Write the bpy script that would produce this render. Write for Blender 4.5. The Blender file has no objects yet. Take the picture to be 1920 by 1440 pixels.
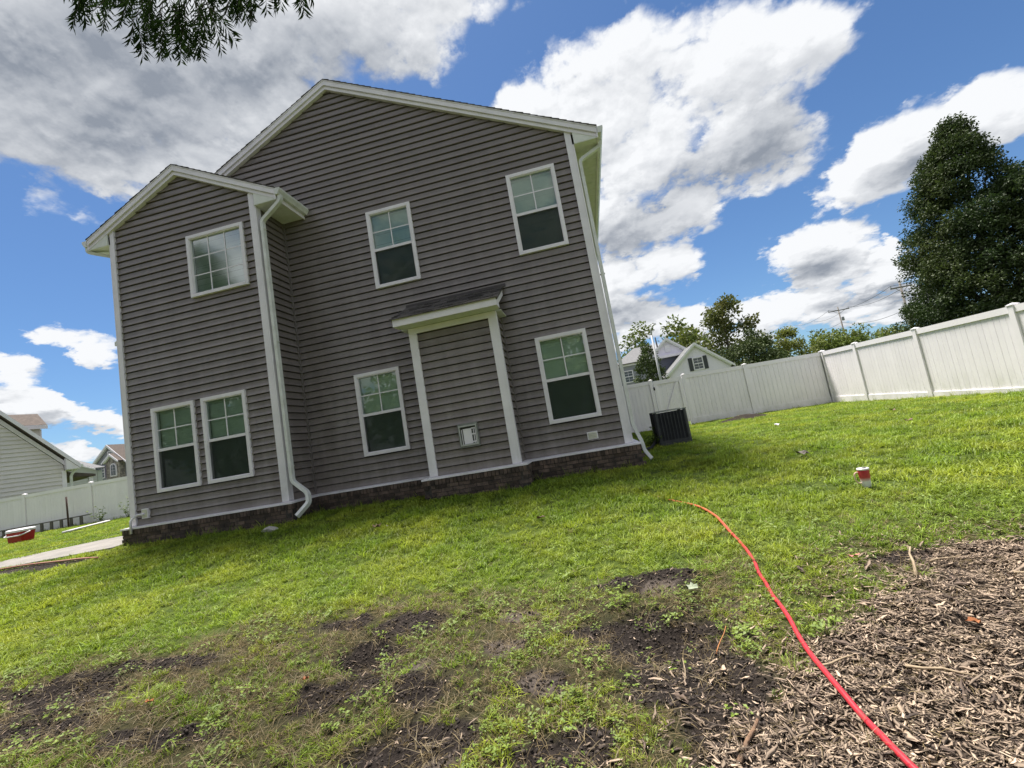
import bpy, math, random
import numpy as np
from mathutils import Vector, Matrix

random.seed(7)
RNG = np.random.default_rng(11)
rad = math.radians
SC = bpy.context.scene
COL = SC.collection

# ------------------------------------------------------------------ camera
cam_d = bpy.data.cameras.new('camera')
cam_d.sensor_fit = 'HORIZONTAL'; cam_d.sensor_width = 36.0
cam_d.lens = 36.0 * 855.13 / 1920.0
cam_d.clip_start = 0.05; cam_d.clip_end = 3000
cam = bpy.data.objects.new('camera', cam_d); COL.objects.link(cam)
_r = [(0.970429787685973, 0.17175939827626596, -0.16960169891697638),
      (-0.18532324545374804, 0.07994847409941064, -0.9794199998895573),
      (-0.1546651928076887, 0.9818894798259864, 0.10941538987185292)]
cam.matrix_world = Matrix(((_r[0][0], -_r[1][0], -_r[2][0], 0.0),
                           (_r[0][1], -_r[1][1], -_r[2][1], -8.2676),
                           (_r[0][2], -_r[1][2], -_r[2][2], 0.9818),
                           (0, 0, 0, 1)))
SC.camera = cam

# ------------------------------------------------------------------ light
SUN_DIR = Vector((-0.22, 0.26, 1.0)).normalized()
SUN_EL = math.asin(SUN_DIR.z); SUN_ROT = math.atan2(SUN_DIR.x, SUN_DIR.y)
sun_d = bpy.data.lights.new('sun', 'SUN'); sun_d.energy = 4.7; sun_d.angle = rad(16); sun_d.color = (1.0, 0.95, 0.87)
sun = bpy.data.objects.new('sun', sun_d); COL.objects.link(sun)
sun.rotation_euler = SUN_DIR.to_track_quat('Z', 'Y').to_euler(); sun.location = (0, 0, 30)
SC.view_settings.view_transform = 'Standard'; SC.view_settings.look = 'None'
SC.view_settings.gamma = 1.0; SC.view_settings.use_curve_mapping = False
SC.view_settings.exposure = 1.05
SC.cycles.max_bounces = 6; SC.cycles.diffuse_bounces = 3; SC.cycles.glossy_bounces = 3; SC.cycles.transmission_bounces = 3; SC.cycles.transparent_max_bounces = 10
SKY_STRENGTH = 0.057
CLOUD_BRIGHT = (0.460, 0.468, 0.480); CLOUD_DARK = (0.140, 0.157, 0.186)

# clouds: azimuth (from +Y towards +X), elevation, half sizes, tilt
CLOUDS = [(-44.0, 42.3, 0.368, 0.221, 17), (-22.4, 49.4, 0.329, 0.127, 3), (-14.9, 45.6, 0.168, 0.09, 12), (-54.7, 34.1, 0.13, 0.109, 0), (-47.4, 31.8, 0.145, 0.074, -6),
 (11.8, 35.1, 0.201, 0.128, -8), (21.2, 32.6, 0.2, 0.104, -22), (28.7, 32.0, 0.101, 0.053, -22), (23.4, 26.1, 0.131, 0.101, 7), (9.8, 24.8, 0.184, 0.122, 7), (3.9, 34.2, 0.129, 0.105, -16), (-44.9, 34.8, 0.182, 0.1, 13), (-36.6, 39.2, 0.202, 0.1, 9), (-51.1, 37.9, 0.132, 0.088, 20), (15.5, 28.8, 0.12, 0.085, -10), (14.8, 22.1, 0.084, 0.061, 1),
 (32.2, 18.5, 0.078, 0.048, 4), (36.8, 19.5, 0.107, 0.06, 2), (40.8, 19.9, 0.079, 0.051, -22), (26.5, 13.4, 0.082, 0.052, -7), (27.9, 10.9, 0.068, 0.035, -8), (31.8, 11.1, 0.029, 0.019, -9),
 (7.8, 16.2, 0.121, 0.06, -5), (11.1, 16.6, 0.091, 0.048, -1), (6.3, 12.0, 0.119, 0.067, -3), (13.3, 9.7, 0.08, 0.038, -4), (19.4, 8.7, 0.1, 0.039, -4), (25.9, 8.0, 0.095, 0.037, -5), (30.9, 8.5, 0.063, 0.036, 0), (31.1, 5.8, 0.083, 0.027, -5), (16.2, 6.4, 0.134, 0.026, -3),
 (-55.8, 9.1, 0.086, 0.03, -22), (-51.7, 7.8, 0.072, 0.025, -19), (-56.7, 12.4, 0.043, 0.028, -16), (-52.3, 14.9, 0.055, 0.026, -25), (-54.0, 5.6, 0.087, 0.016, -22), (-61.0, 11.6, 0.07, 0.05, -17)]
# thick, shaded parts of the clouds
SHADED = [(-47.9, 36.3, 0.266, 0.141, 10), (-29.6, 41.6, 0.246, 0.091, 6), (-52.1, 40.2, 0.173, 0.077, 22), (24.7, 25.0, 0.105, 0.069, 7), (9.6, 21.3, 0.15, 0.052, 3), (18.4, 24.3, 0.095, 0.049, 4), (27.1, 11.5, 0.069, 0.025, -6), (36.1, 18.0, 0.075, 0.026, 4), (8.2, 11.9, 0.106, 0.031, -3), (-54.6, 7.9, 0.09, 0.015, -20), (30.6, 7.0, 0.084, 0.018, -6)]


def build_world():
    w = bpy.data.worlds.new('World'); SC.world = w; w.use_nodes = True
    nt = w.node_tree; nt.nodes.clear()
    w.cycles.sampling_method = 'NONE'
    # --- density group: direction -> thickness of cloud
    g = bpy.data.node_groups.new('cloud_density', 'ShaderNodeTree')
    g.interface.new_socket('Direction', in_out='INPUT', socket_type='NodeSocketVector')
    g.interface.new_socket('Density', in_out='OUTPUT', socket_type='NodeSocketFloat'); g.interface.new_socket('Shaded', in_out='OUTPUT', socket_type='NodeSocketFloat')
    n, l = g.nodes, g.links
    gi = n.new('NodeGroupInput'); go = n.new('NodeGroupOutput')

    def mth(op, *v):
        m = n.new('ShaderNodeMath'); m.operation = op
        for i, q in enumerate(v):
            if isinstance(q, (int, float)): m.inputs[i].default_value = q
            else: l.new(q, m.inputs[i])
        return m.outputs[0]

    def vdot(v, c):
        m = n.new('ShaderNodeVectorMath'); m.operation = 'DOT_PRODUCT'; l.new(v, m.inputs[0]); m.inputs[1].default_value = c; return m.outputs['Value']

    def comb(a_, b_, c_):
        m = n.new('ShaderNodeCombineXYZ')
        for i, q in enumerate((a_, b_, c_)):
            if isinstance(q, (int, float)): m.inputs[i].default_value = q
            else: l.new(q, m.inputs[i])
        return m.outputs[0]

    def noise(vec, sc, det, ro, dist=0.0):
        t = n.new('ShaderNodeTexNoise'); t.noise_dimensions = '2D'; t.inputs['Scale'].default_value = sc; t.inputs['Detail'].default_value = det; t.inputs['Roughness'].default_value = ro; t.inputs['Distortion'].default_value = dist
        l.new(vec, t.inputs['Vector']); return t
    # billows on a flattened dome, so that they shrink towards the horizon
    sep = n.new('ShaderNodeSeparateXYZ'); l.new(gi.outputs[0], sep.inputs[0])
    inv = mth('DIVIDE', 1.0, mth('ADD', mth('MAXIMUM', sep.outputs['Z'], 0.0), 0.30))
    pv = n.new('ShaderNodeVectorMath'); pv.operation = 'SCALE'; l.new(gi.outputs[0], pv.inputs[0]); l.new(inv, pv.inputs['Scale'])
    n1 = noise(pv.outputs[0], 2.6, 7.0, 0.62)
    n2 = noise(pv.outputs[0], 9.0, 5.0, 0.62)
    vr = n.new('ShaderNodeTexVoronoi'); vr.voronoi_dimensions = '2D'; vr.feature = 'F1'; vr.inputs['Scale'].default_value = 5.5; vr.inputs['Detail'].default_value = 2.0; vr.inputs['Roughness'].default_value = 0.55; vr.inputs['Lacunarity'].default_value = 2.2
    wv = n.new('ShaderNodeVectorMath'); wv.operation = 'SCALE'; wv.inputs['Scale'].default_value = 0.12; l.new(n2.outputs['Color'], wv.inputs[0])
    wa = n.new('ShaderNodeVectorMath'); wa.operation = 'ADD'; l.new(pv.outputs[0], wa.inputs[0]); l.new(wv.outputs[0], wa.inputs[1]); l.new(wa.outputs[0], vr.inputs['Vector'])
    az = mth('ARCTAN2', sep.outputs['X'], sep.outputs['Y']); el = mth('ARCSINE', sep.outputs['Z'])
    w1 = n.new('ShaderNodeSeparateXYZ'); l.new(n2.outputs['Color'], w1.inputs[0])
    azw = mth('ADD', az, mth('MULTIPLY', mth('SUBTRACT', w1.outputs[0], 0.5), 0.07)); elw = mth('ADD', el, mth('MULTIPLY', mth('SUBTRACT', w1.outputs[1], 0.5), 0.05))
    v1 = comb(azw, elw, 1.0); v2 = comb(mth('MULTIPLY', azw, azw), mth('MULTIPLY', azw, elw), mth('MULTIPLY', elw, elw))

    def blob_min(lst, soft):
        prev = None
        for az0, el0, a, b, tilt in lst:
            az0, el0, tilt = rad(az0), rad(el0), rad(tilt); ce = math.cos(el0); ct, st = math.cos(tilt), math.sin(tilt); a *= 1.12; b *= 1.12
            # u = ((az-az0) ce ct + (el-el0) st)/a ; v = (-(az-az0) ce st + (el-el0) ct)/b
            ua, ue = ce * ct / a, st / a; va, ve = -ce * st / b, ct / b
            uc = -(ua * az0 + ue * el0); vc = -(va * az0 + ve * el0)
            q2 = (ua * ua + va * va, 2 * (ua * ue + va * ve), ue * ue + ve * ve)
            q1 = (2 * (ua * uc + va * vc), 2 * (ue * uc + ve * vc), uc * uc + vc * vc)
            r2 = mth('ADD', vdot(v1, q1), vdot(v2, q2))
            prev = r2 if prev is None else mth('SMOOTH_MIN', prev, r2, soft)
        return prev
    prev = blob_min(CLOUDS, 0.45)
    B = mth('MULTIPLY_ADD', prev, -1.15, 1.15)
    B = mth('MAXIMUM', B, -0.75); B = mth('MINIMUM', B, 1.15)
    # broken cumulus goes on round the unseen sky, cover added for fill light
    gate = mth('MAXIMUM', mth('SUBTRACT', mth('ABSOLUTE', mth('ADD', az, 0.13)), 1.08), mth('SUBTRACT', el, 0.98))
    gate = mth('MINIMUM', mth('MAXIMUM', mth('MULTIPLY', gate, 5.0), 0.0), 1.0)
    B = mth('ADD', mth('MULTIPLY', B, mth('SUBTRACT', 1.0, gate)), mth('MULTIPLY', gate, 0.62))
    d_ = mth('ADD', mth('MULTIPLY', mth('SUBTRACT', n1.outputs[0], 0.5), 2.0), mth('ADD', mth('MULTIPLY', mth('SUBTRACT', n2.outputs[0], 0.5), 0.9), mth('MULTIPLY', mth('SUBTRACT', 0.62, vr.outputs['Distance']), 0.9)))
    l.new(mth('ADD', B, d_), go.inputs[0])
    gs = mth('SUBTRACT', 1.0, blob_min(SHADED, 0.6)); gs = mth('MINIMUM', mth('MAXIMUM', gs, 0.0), 1.0)
    gs = mth('ADD', mth('MULTIPLY', gs, mth('SUBTRACT', 1.0, gate)), mth('MULTIPLY', gate, 0.35))
    l.new(gs, go.inputs[1])
    # --- world tree
    n, l = nt.nodes, nt.links
    out = n.new('ShaderNodeOutputWorld'); bg = n.new('ShaderNodeBackground'); l.new(bg.outputs[0], out.inputs[0])
    tc = n.new('ShaderNodeTexCoord')
    sky = n.new('ShaderNodeTexSky'); sky.sky_type = 'NISHITA'; sky.sun_disc = False
    sky.sun_elevation = SUN_EL; sky.sun_rotation = SUN_ROT; sky.air_density = 1.0; sky.dust_density = 0.35; sky.ozone_density = 2.2
    ss = n.new('ShaderNodeMixRGB'); ss.blend_type = 'MULTIPLY'; ss.inputs[0].default_value = 1.0
    ss.inputs[2].default_value = (SKY_STRENGTH * .66, SKY_STRENGTH * .86, SKY_STRENGTH * 1.06, 1); l.new(sky.outputs[0], ss.inputs[1])
    d1 = n.new('ShaderNodeGroup'); d1.node_tree = g; l.new(tc.outputs['Generated'], d1.inputs[0])
    off = n.new('ShaderNodeVectorMath'); off.operation = 'ADD'
    od = (SUN_DIR * 0.5 + Vector((0, 0, 0.75))).normalized() * 0.055
    off.inputs[1].default_value = od; l.new(tc.outputs['Generated'], off.inputs[0])
    nm = n.new('ShaderNodeVectorMath'); nm.operation = 'NORMALIZE'; l.new(off.outputs[0], nm.inputs[0])
    d2 = n.new('ShaderNodeGroup'); d2.node_tree = g; l.new(nm.outputs[0], d2.inputs[0])

    of3 = n.new('ShaderNodeVectorMath'); of3.operation = 'ADD'; of3.inputs[1].default_value = od * 0.3; l.new(tc.outputs['Generated'], of3.inputs[0])
    d3 = n.new('ShaderNodeGroup'); d3.node_tree = g; l.new(of3.outputs[0], d3.inputs[0])

    def mr(src, a, b, c=0.0, d=1.0, smooth=True):
        m = n.new('ShaderNodeMapRange'); m.interpolation_type = 'SMOOTHSTEP' if smooth else 'LINEAR'
        m.inputs['From Min'].default_value = a; m.inputs['From Max'].default_value = b
        m.inputs['To Min'].default_value = c; m.inputs['To Max'].default_value = d
        l.new(src, m.inputs['Value']); return m.outputs[0]

    def mth(op, a, b):
        m = n.new('ShaderNodeMath'); m.operation = op
        for i, v in enumerate((a, b)):
            if isinstance(v, (int, float)): m.inputs[i].default_value = v
            else: l.new(v, m.inputs[i])
        return m.outputs[0]
    mask = mr(d1.outputs[0], -0.04, 0.52)
    thick = mr(d1.outputs[0], 0.25, 1.5, 0.0, 1.0)
    shade = mr(mth('SUBTRACT', d2.outputs[0], d1.outputs[0]), -0.55, 0.60, 0.0, 1.0, False)
    fine = mr(mth('SUBTRACT', d3.outputs[0], d1.outputs[0]), -0.30, 0.30, 0.0, 1.0, False)
    dk = mth('ADD', mth('ADD', mth('MULTIPLY', shade, 0.36), mth('MULTIPLY', fine, 0.13)), mth('ADD', mth('MULTIPLY', thick, 0.10), mth('MULTIPLY', d1.outputs[1], 0.50)))
    dk = mr(dk, 0.14, 0.96, 0.0, 1.0, False)
    cc = n.new('ShaderNodeMixRGB'); cc.inputs[1].default_value = (*CLOUD_BRIGHT, 1); cc.inputs[2].default_value = (*CLOUD_DARK, 1); l.new(dk, cc.inputs[0])
    mix = n.new('ShaderNodeMixRGB'); l.new(mask, mix.inputs[0]); l.new(ss.outputs[0], mix.inputs[1]); l.new(cc.outputs[0], mix.inputs[2])
    l.new(mix.outputs[0], bg.inputs[0]); bg.inputs[1].default_value = 1.0


build_world()

# ------------------------------------------------------------------ materials
MATS = {}


def mat(name, c1, c2=None, rough=0.6, scale=8.0, spec=0.35, bump=0.0, bscale=60.0, metal=0.0, stretch=None, detail=5.0, random_obj=0.0, lo=0.35, hi=0.65):
    """Principled surface whose own colour wanders between c1 and c2."""
    if name in MATS: return MATS[name]
    m = bpy.data.materials.new(name); m.use_nodes = True; MATS[name] = m
    n, l = m.node_tree.nodes, m.node_tree.links
    p = n['Principled BSDF']; p.inputs['Roughness'].default_value = rough; p.inputs['Metallic'].default_value = metal
    p.inputs['Specular IOR Level'].default_value = spec
    geo = n.new('ShaderNodeNewGeometry')
    vec = geo.outputs['Position']
    if stretch:
        mp = n.new('ShaderNodeMapping'); mp.inputs['Scale'].default_value = stretch; l.new(vec, mp.inputs['Vector']); vec = mp.outputs[0]
    if c2 is None: c2 = tuple(x * 0.85 for x in c1)
    ns = n.new('ShaderNodeTexNoise'); ns.inputs['Scale'].default_value = scale; ns.inputs['Detail'].default_value = detail; ns.inputs['Roughness'].default_value = 0.65; l.new(vec, ns.inputs['Vector'])
    rp = n.new('ShaderNodeMapRange'); rp.inputs['From Min'].default_value = lo; rp.inputs['From Max'].default_value = hi; l.new(ns.outputs[0], rp.inputs['Value'])
    mx = n.new('ShaderNodeMixRGB'); mx.inputs[1].default_value = (*c1, 1); mx.inputs[2].default_value = (*c2, 1); l.new(rp.outputs[0], mx.inputs[0])
    colr = mx.outputs[0]
    if random_obj:
        oi = n.new('ShaderNodeObjectInfo')
        hv = n.new('ShaderNodeHueSaturation')
        r2 = n.new('ShaderNodeMapRange'); r2.inputs['To Min'].default_value = 1 - random_obj; r2.inputs['To Max'].default_value = 1 + random_obj
        l.new(oi.outputs['Random'], r2.inputs['Value']); l.new(r2.outputs[0], hv.inputs['Value']); l.new(colr, hv.inputs['Color']); colr = hv.outputs[0]
    l.new(colr, p.inputs['Base Color'])
    if bump:
        bn = n.new('ShaderNodeTexNoise'); bn.inputs['Scale'].default_value = bscale; bn.inputs['Detail'].default_value = 4.0; l.new(vec, bn.inputs['Vector'])
        bp = n.new('ShaderNodeBump'); bp.inputs['Strength'].default_value = bump; bp.inputs['Distance'].default_value = 0.02
        l.new(bn.outputs[0], bp.inputs['Height']); l.new(bp.outputs[0], p.inputs['Normal'])
    return m


def leaf_mat(name, c1, c2, c3=None, transl=0.35, rough=0.55, wscale=1.2, obj_rand=0.25, gloss=0.03):
    """Leaf or blade: diffuse with light passing through; colour varies leaf to leaf and plant to plant."""
    if name in MATS: return MATS[name]
    m = bpy.data.materials.new(name); m.use_nodes = True; MATS[name] = m
    n, l = m.node_tree.nodes, m.node_tree.links
    n.remove(n['Principled BSDF']); out = n['Material Output']
    at = n.new('ShaderNodeAttribute'); at.attribute_name = 'rnd'
    mx = n.new('ShaderNodeMixRGB'); mx.inputs[1].default_value = (*c1, 1); mx.inputs[2].default_value = (*c2, 1); l.new(at.outputs['Fac'], mx.inputs[0])
    colr = mx.outputs[0]
    geo = n.new('ShaderNodeNewGeometry')
    if c3:
        ns = n.new('ShaderNodeTexNoise'); ns.inputs['Scale'].default_value = wscale; ns.inputs['Detail'].default_value = 4.0; l.new(geo.outputs['Position'], ns.inputs['Vector'])
        rp = n.new('ShaderNodeMapRange'); rp.inputs['From Min'].default_value = 0.42; rp.inputs['From Max'].default_value = 0.68; l.new(ns.outputs[0], rp.inputs['Value'])
        m2 = n.new('ShaderNodeMixRGB'); l.new(rp.outputs[0], m2.inputs[0]); l.new(colr, m2.inputs[1]); m2.inputs[2].default_value = (*c3, 1); colr = m2.outputs[0]
    if obj_rand:
        oi = n.new('ShaderNodeObjectInfo'); hv = n.new('ShaderNodeHueSaturation')
        r2 = n.new('ShaderNodeMapRange'); r2.inputs['To Min'].default_value = 1 - obj_rand; r2.inputs['To Max'].default_value = 1 + obj_rand
        l.new(oi.outputs['Random'], r2.inputs['Value']); l.new(r2.outputs[0], hv.inputs['Value']); l.new(colr, hv.inputs['Color']); colr = hv.outputs[0]
    df = n.new('ShaderNodeBsdfDiffuse'); l.new(colr, df.inputs['Color'])
    tr = n.new('ShaderNodeBsdfTranslucent'); l.new(colr, tr.inputs['Color'])
    ms = n.new('ShaderNodeMixShader'); ms.inputs[0].default_value = transl; l.new(df.outputs[0], ms.inputs[1]); l.new(tr.outputs[0], ms.inputs[2])
    gl = n.new('ShaderNodeBsdfGlossy'); gl.inputs['Roughness'].default_value = rough; gl.inputs['Color'].default_value = (.8, .8, .8, 1)
    m3 = n.new('ShaderNodeMixShader'); m3.inputs[0].default_value = gloss; l.new(ms.outputs[0], m3.inputs[1]); l.new(gl.outputs[0], m3.inputs[2])
    l.new(m3.outputs[0], out.inputs['Surface'])
    return m


def glass_mat(name, tint, refl=0.12, rough=0.02):
    if name in MATS: return MATS[name]
    m = bpy.data.materials.new(name); m.use_nodes = True; MATS[name] = m
    n, l = m.node_tree.nodes, m.node_tree.links
    n.remove(n['Principled BSDF']); out = n['Material Output']
    tr = n.new('ShaderNodeBsdfTransparent'); tr.inputs['Color'].default_value = (*tint, 1)
    gl = n.new('ShaderNodeBsdfGlossy'); gl.inputs['Roughness'].default_value = rough; gl.inputs['Color'].default_value = (0.9, 0.95, 0.93, 1)
    geo = n.new('ShaderNodeNewGeometry')
    ns = n.new('ShaderNodeTexNoise'); ns.inputs['Scale'].default_value = 1.7; ns.inputs['Detail'].default_value = 1.0; l.new(geo.outputs['Position'], ns.inputs['Vector'])
    bp = n.new('ShaderNodeBump'); bp.inputs['Strength'].default_value = 0.04; bp.inputs['Distance'].default_value = 0.05; l.new(ns.outputs[0], bp.inputs['Height']); l.new(bp.outputs[0], gl.inputs['Normal'])
    fr = n.new('ShaderNodeFresnel'); fr.inputs['IOR'].default_value = 1.5
    ad = n.new('ShaderNodeMath'); ad.operation = 'MULTIPLY_ADD'; ad.inputs[1].default_value = 1.7; ad.inputs[2].default_value = refl - 0.07; ad.use_clamp = True; l.new(fr.outputs[0], ad.inputs[0])
    ms = n.new('ShaderNodeMixShader'); l.new(ad.outputs[0], ms.inputs[0]); l.new(tr.outputs[0], ms.inputs[1]); l.new(gl.outputs[0], ms.inputs[2])
    l.new(ms.outputs[0], out.inputs['Surface'])
    return m


def screen_mat(name, colr, open_):
    if name in MATS: return MATS[name]
    m = bpy.data.materials.new(name); m.use_nodes = True; MATS[name] = m
    n, l = m.node_tree.nodes, m.node_tree.links
    n.remove(n['Principled BSDF']); out = n['Material Output']
    tr = n.new('ShaderNodeBsdfTransparent'); df = n.new('ShaderNodeBsdfDiffuse'); df.inputs['Color'].default_value = (*colr, 1)
    ms = n.new('ShaderNodeMixShader'); ms.inputs[0].default_value = open_; l.new(df.outputs[0], ms.inputs[1]); l.new(tr.outputs[0], ms.inputs[2])
    l.new(ms.outputs[0], out.inputs['Surface'])
    return m


M_SIDING = mat('taupe_vinyl_siding', (0.198, 0.169, 0.162), (0.152, 0.130, 0.124), rough=0.33, scale=1.6, spec=0.5, bump=0.14, bscale=14, stretch=(0.3, 0.3, 4.0), random_obj=0.10, lo=0.3, hi=0.7)
M_SIDETRIM = mat('taupe_trim', (0.17, 0.15, 0.145), rough=0.45)
M_WHITE = mat('white_vinyl_trim', (0.82, 0.785, 0.835), (0.73, 0.70, 0.745), rough=0.45, scale=3.0, bump=0.03)
M_GUTTER = mat('white_gutter_metal', (0.74, 0.75, 0.74), (0.60, 0.61, 0.58), rough=0.4, scale=5.0)
M_SOFFIT = mat('white_soffit', (0.74, 0.75, 0.72), (0.66, 0.68, 0.64), rough=0.6)
M_INT = mat('dark_interior', (0.012, 0.013, 0.013), rough=0.9)
M_BLIND = mat('pale_blind_slats', (0.78, 0.79, 0.74), (0.70, 0.72, 0.67), rough=0.6)
M_GLASS = glass_mat('tinted_window_glass', (0.74, 0.89, 0.81), 0.11)
M_GLASS1 = glass_mat('bright_window_glass', (0.66, 0.82, 0.74), 0.34, 0.07)
M_GLASS_FAR = mat('far_window_glass', (0.05, 0.06, 0.065), (0.09, 0.10, 0.11), rough=0.1, spec=0.6)
M_SCREEN = screen_mat('insect_screen', (0.026, 0.029, 0.029), 0.36)
M_BRICK = mat('weathered_brown_brick', (0.170, 0.118, 0.094), (0.060, 0.047, 0.040), rough=0.9, scale=7, bump=0.6, bscale=70, random_obj=0.5, lo=0.3, hi=0.62)
M_MORTAR = mat('dark_mortar', (0.030, 0.027, 0.024), (0.075, 0.068, 0.06), rough=0.95, scale=12, bump=0.5)
M_SHINGLE = mat('brown_asphalt_shingle', (0.105, 0.094, 0.088), (0.050, 0.045, 0.043), rough=0.95, scale=60, bump=0.5, bscale=300, random_obj=0.5)
M_FENCE = mat('white_vinyl_fence', (0.92, 0.885, 0.92), (0.87, 0.835, 0.87), rough=0.42, scale=1.3, bump=0.02, random_obj=0.02)
M_DARKMETAL = mat('dark_grey_metal', (0.060, 0.062, 0.066), (0.042, 0.044, 0.048), rough=0.5)
M_COIL = mat('black_coil', (0.012, 0.012, 0.013), rough=0.7)
M_GREYMETAL = mat('grey_lid_metal', (0.26, 0.28, 0.27), rough=0.5)
M_RED = mat('red_rubber_hose', (0.62, 0.030, 0.045), (0.52, 0.035, 0.040), rough=0.38, scale=6)
M_ORANGE = mat('faded_orange_hose', (0.62, 0.16, 0.06), (0.55, 0.20, 0.10), rough=0.5)
M_CONCRETE = mat('concrete', (0.27, 0.25, 0.228), (0.19, 0.178, 0.165), rough=0.9, scale=3, bump=0.25, bscale=80)
M_BARK = mat('bark', (0.10, 0.082, 0.066), (0.05, 0.042, 0.035), rough=0.95, scale=14, bump=0.7, bscale=30)
M_WOODGREY = mat('weathered_grey_wood', (0.16, 0.145, 0.13), (0.09, 0.082, 0.075), rough=0.9, scale=10)



def add_dirt(m, colr, z_hi, z_lo, amount, scale, stretch):
    """Splash stains and grime: a broken pattern that thins out above the ground."""
    n, l = m.node_tree.nodes, m.node_tree.links; p = n['Principled BSDF']; src = p.inputs['Base Color'].links[0].from_socket
    geo = n.new('ShaderNodeNewGeometry'); sp = n.new('ShaderNodeSeparateXYZ'); l.new(geo.outputs['Position'], sp.inputs[0])
    r = n.new('ShaderNodeMapRange'); r.inputs['From Min'].default_value = z_hi; r.inputs['From Max'].default_value = z_lo; r.inputs['To Max'].default_value = amount; l.new(sp.outputs['Z'], r.inputs['Value'])
    mp = n.new('ShaderNodeMapping'); mp.inputs['Scale'].default_value = stretch; l.new(geo.outputs['Position'], mp.inputs['Vector'])
    ns = n.new('ShaderNodeTexNoise'); ns.inputs['Scale'].default_value = scale; ns.inputs['Detail'].default_value = 6; ns.inputs['Roughness'].default_value = .7; l.new(mp.outputs[0], ns.inputs['Vector'])
    r2 = n.new('ShaderNodeMapRange'); r2.inputs['From Min'].default_value = .42; r2.inputs['From Max'].default_value = .68; l.new(ns.outputs[0], r2.inputs['Value'])
    k = n.new('ShaderNodeMath'); k.operation = 'MULTIPLY'; l.new(r.outputs[0], k.inputs[0]); l.new(r2.outputs[0], k.inputs[1])
    mx = n.new('ShaderNodeMixRGB'); l.new(k.outputs[0], mx.inputs[0]); l.new(src, mx.inputs[1]); mx.inputs[2].default_value = (*colr, 1); l.new(mx.outputs[0], p.inputs['Base Color'])


add_dirt(M_SIDING, (.13, .105, .085), 1.5, .45, .75, 3.0, (1, 1, .8))
add_dirt(M_SIDING, (.34, .31, .295), 9.0, 2.0, .40, 2.2, (1.6, 1.6, .35))
add_dirt(M_FENCE, (.40, .42, .31), .75, .05, .5, 2.5, (1.5, 1.5, .7))
add_dirt(M_WHITE, (.40, .40, .36), 1.2, .3, .5, 5.0, (1, 1, .5))
add_dirt(M_BRICK, (.030, .030, .026), .55, .25, .45, 4.0, (1, 1, .6))

# ------------------------------------------------------------------ geometry helpers


XF = None  # optional placement for buildings that stand at an angle


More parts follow.
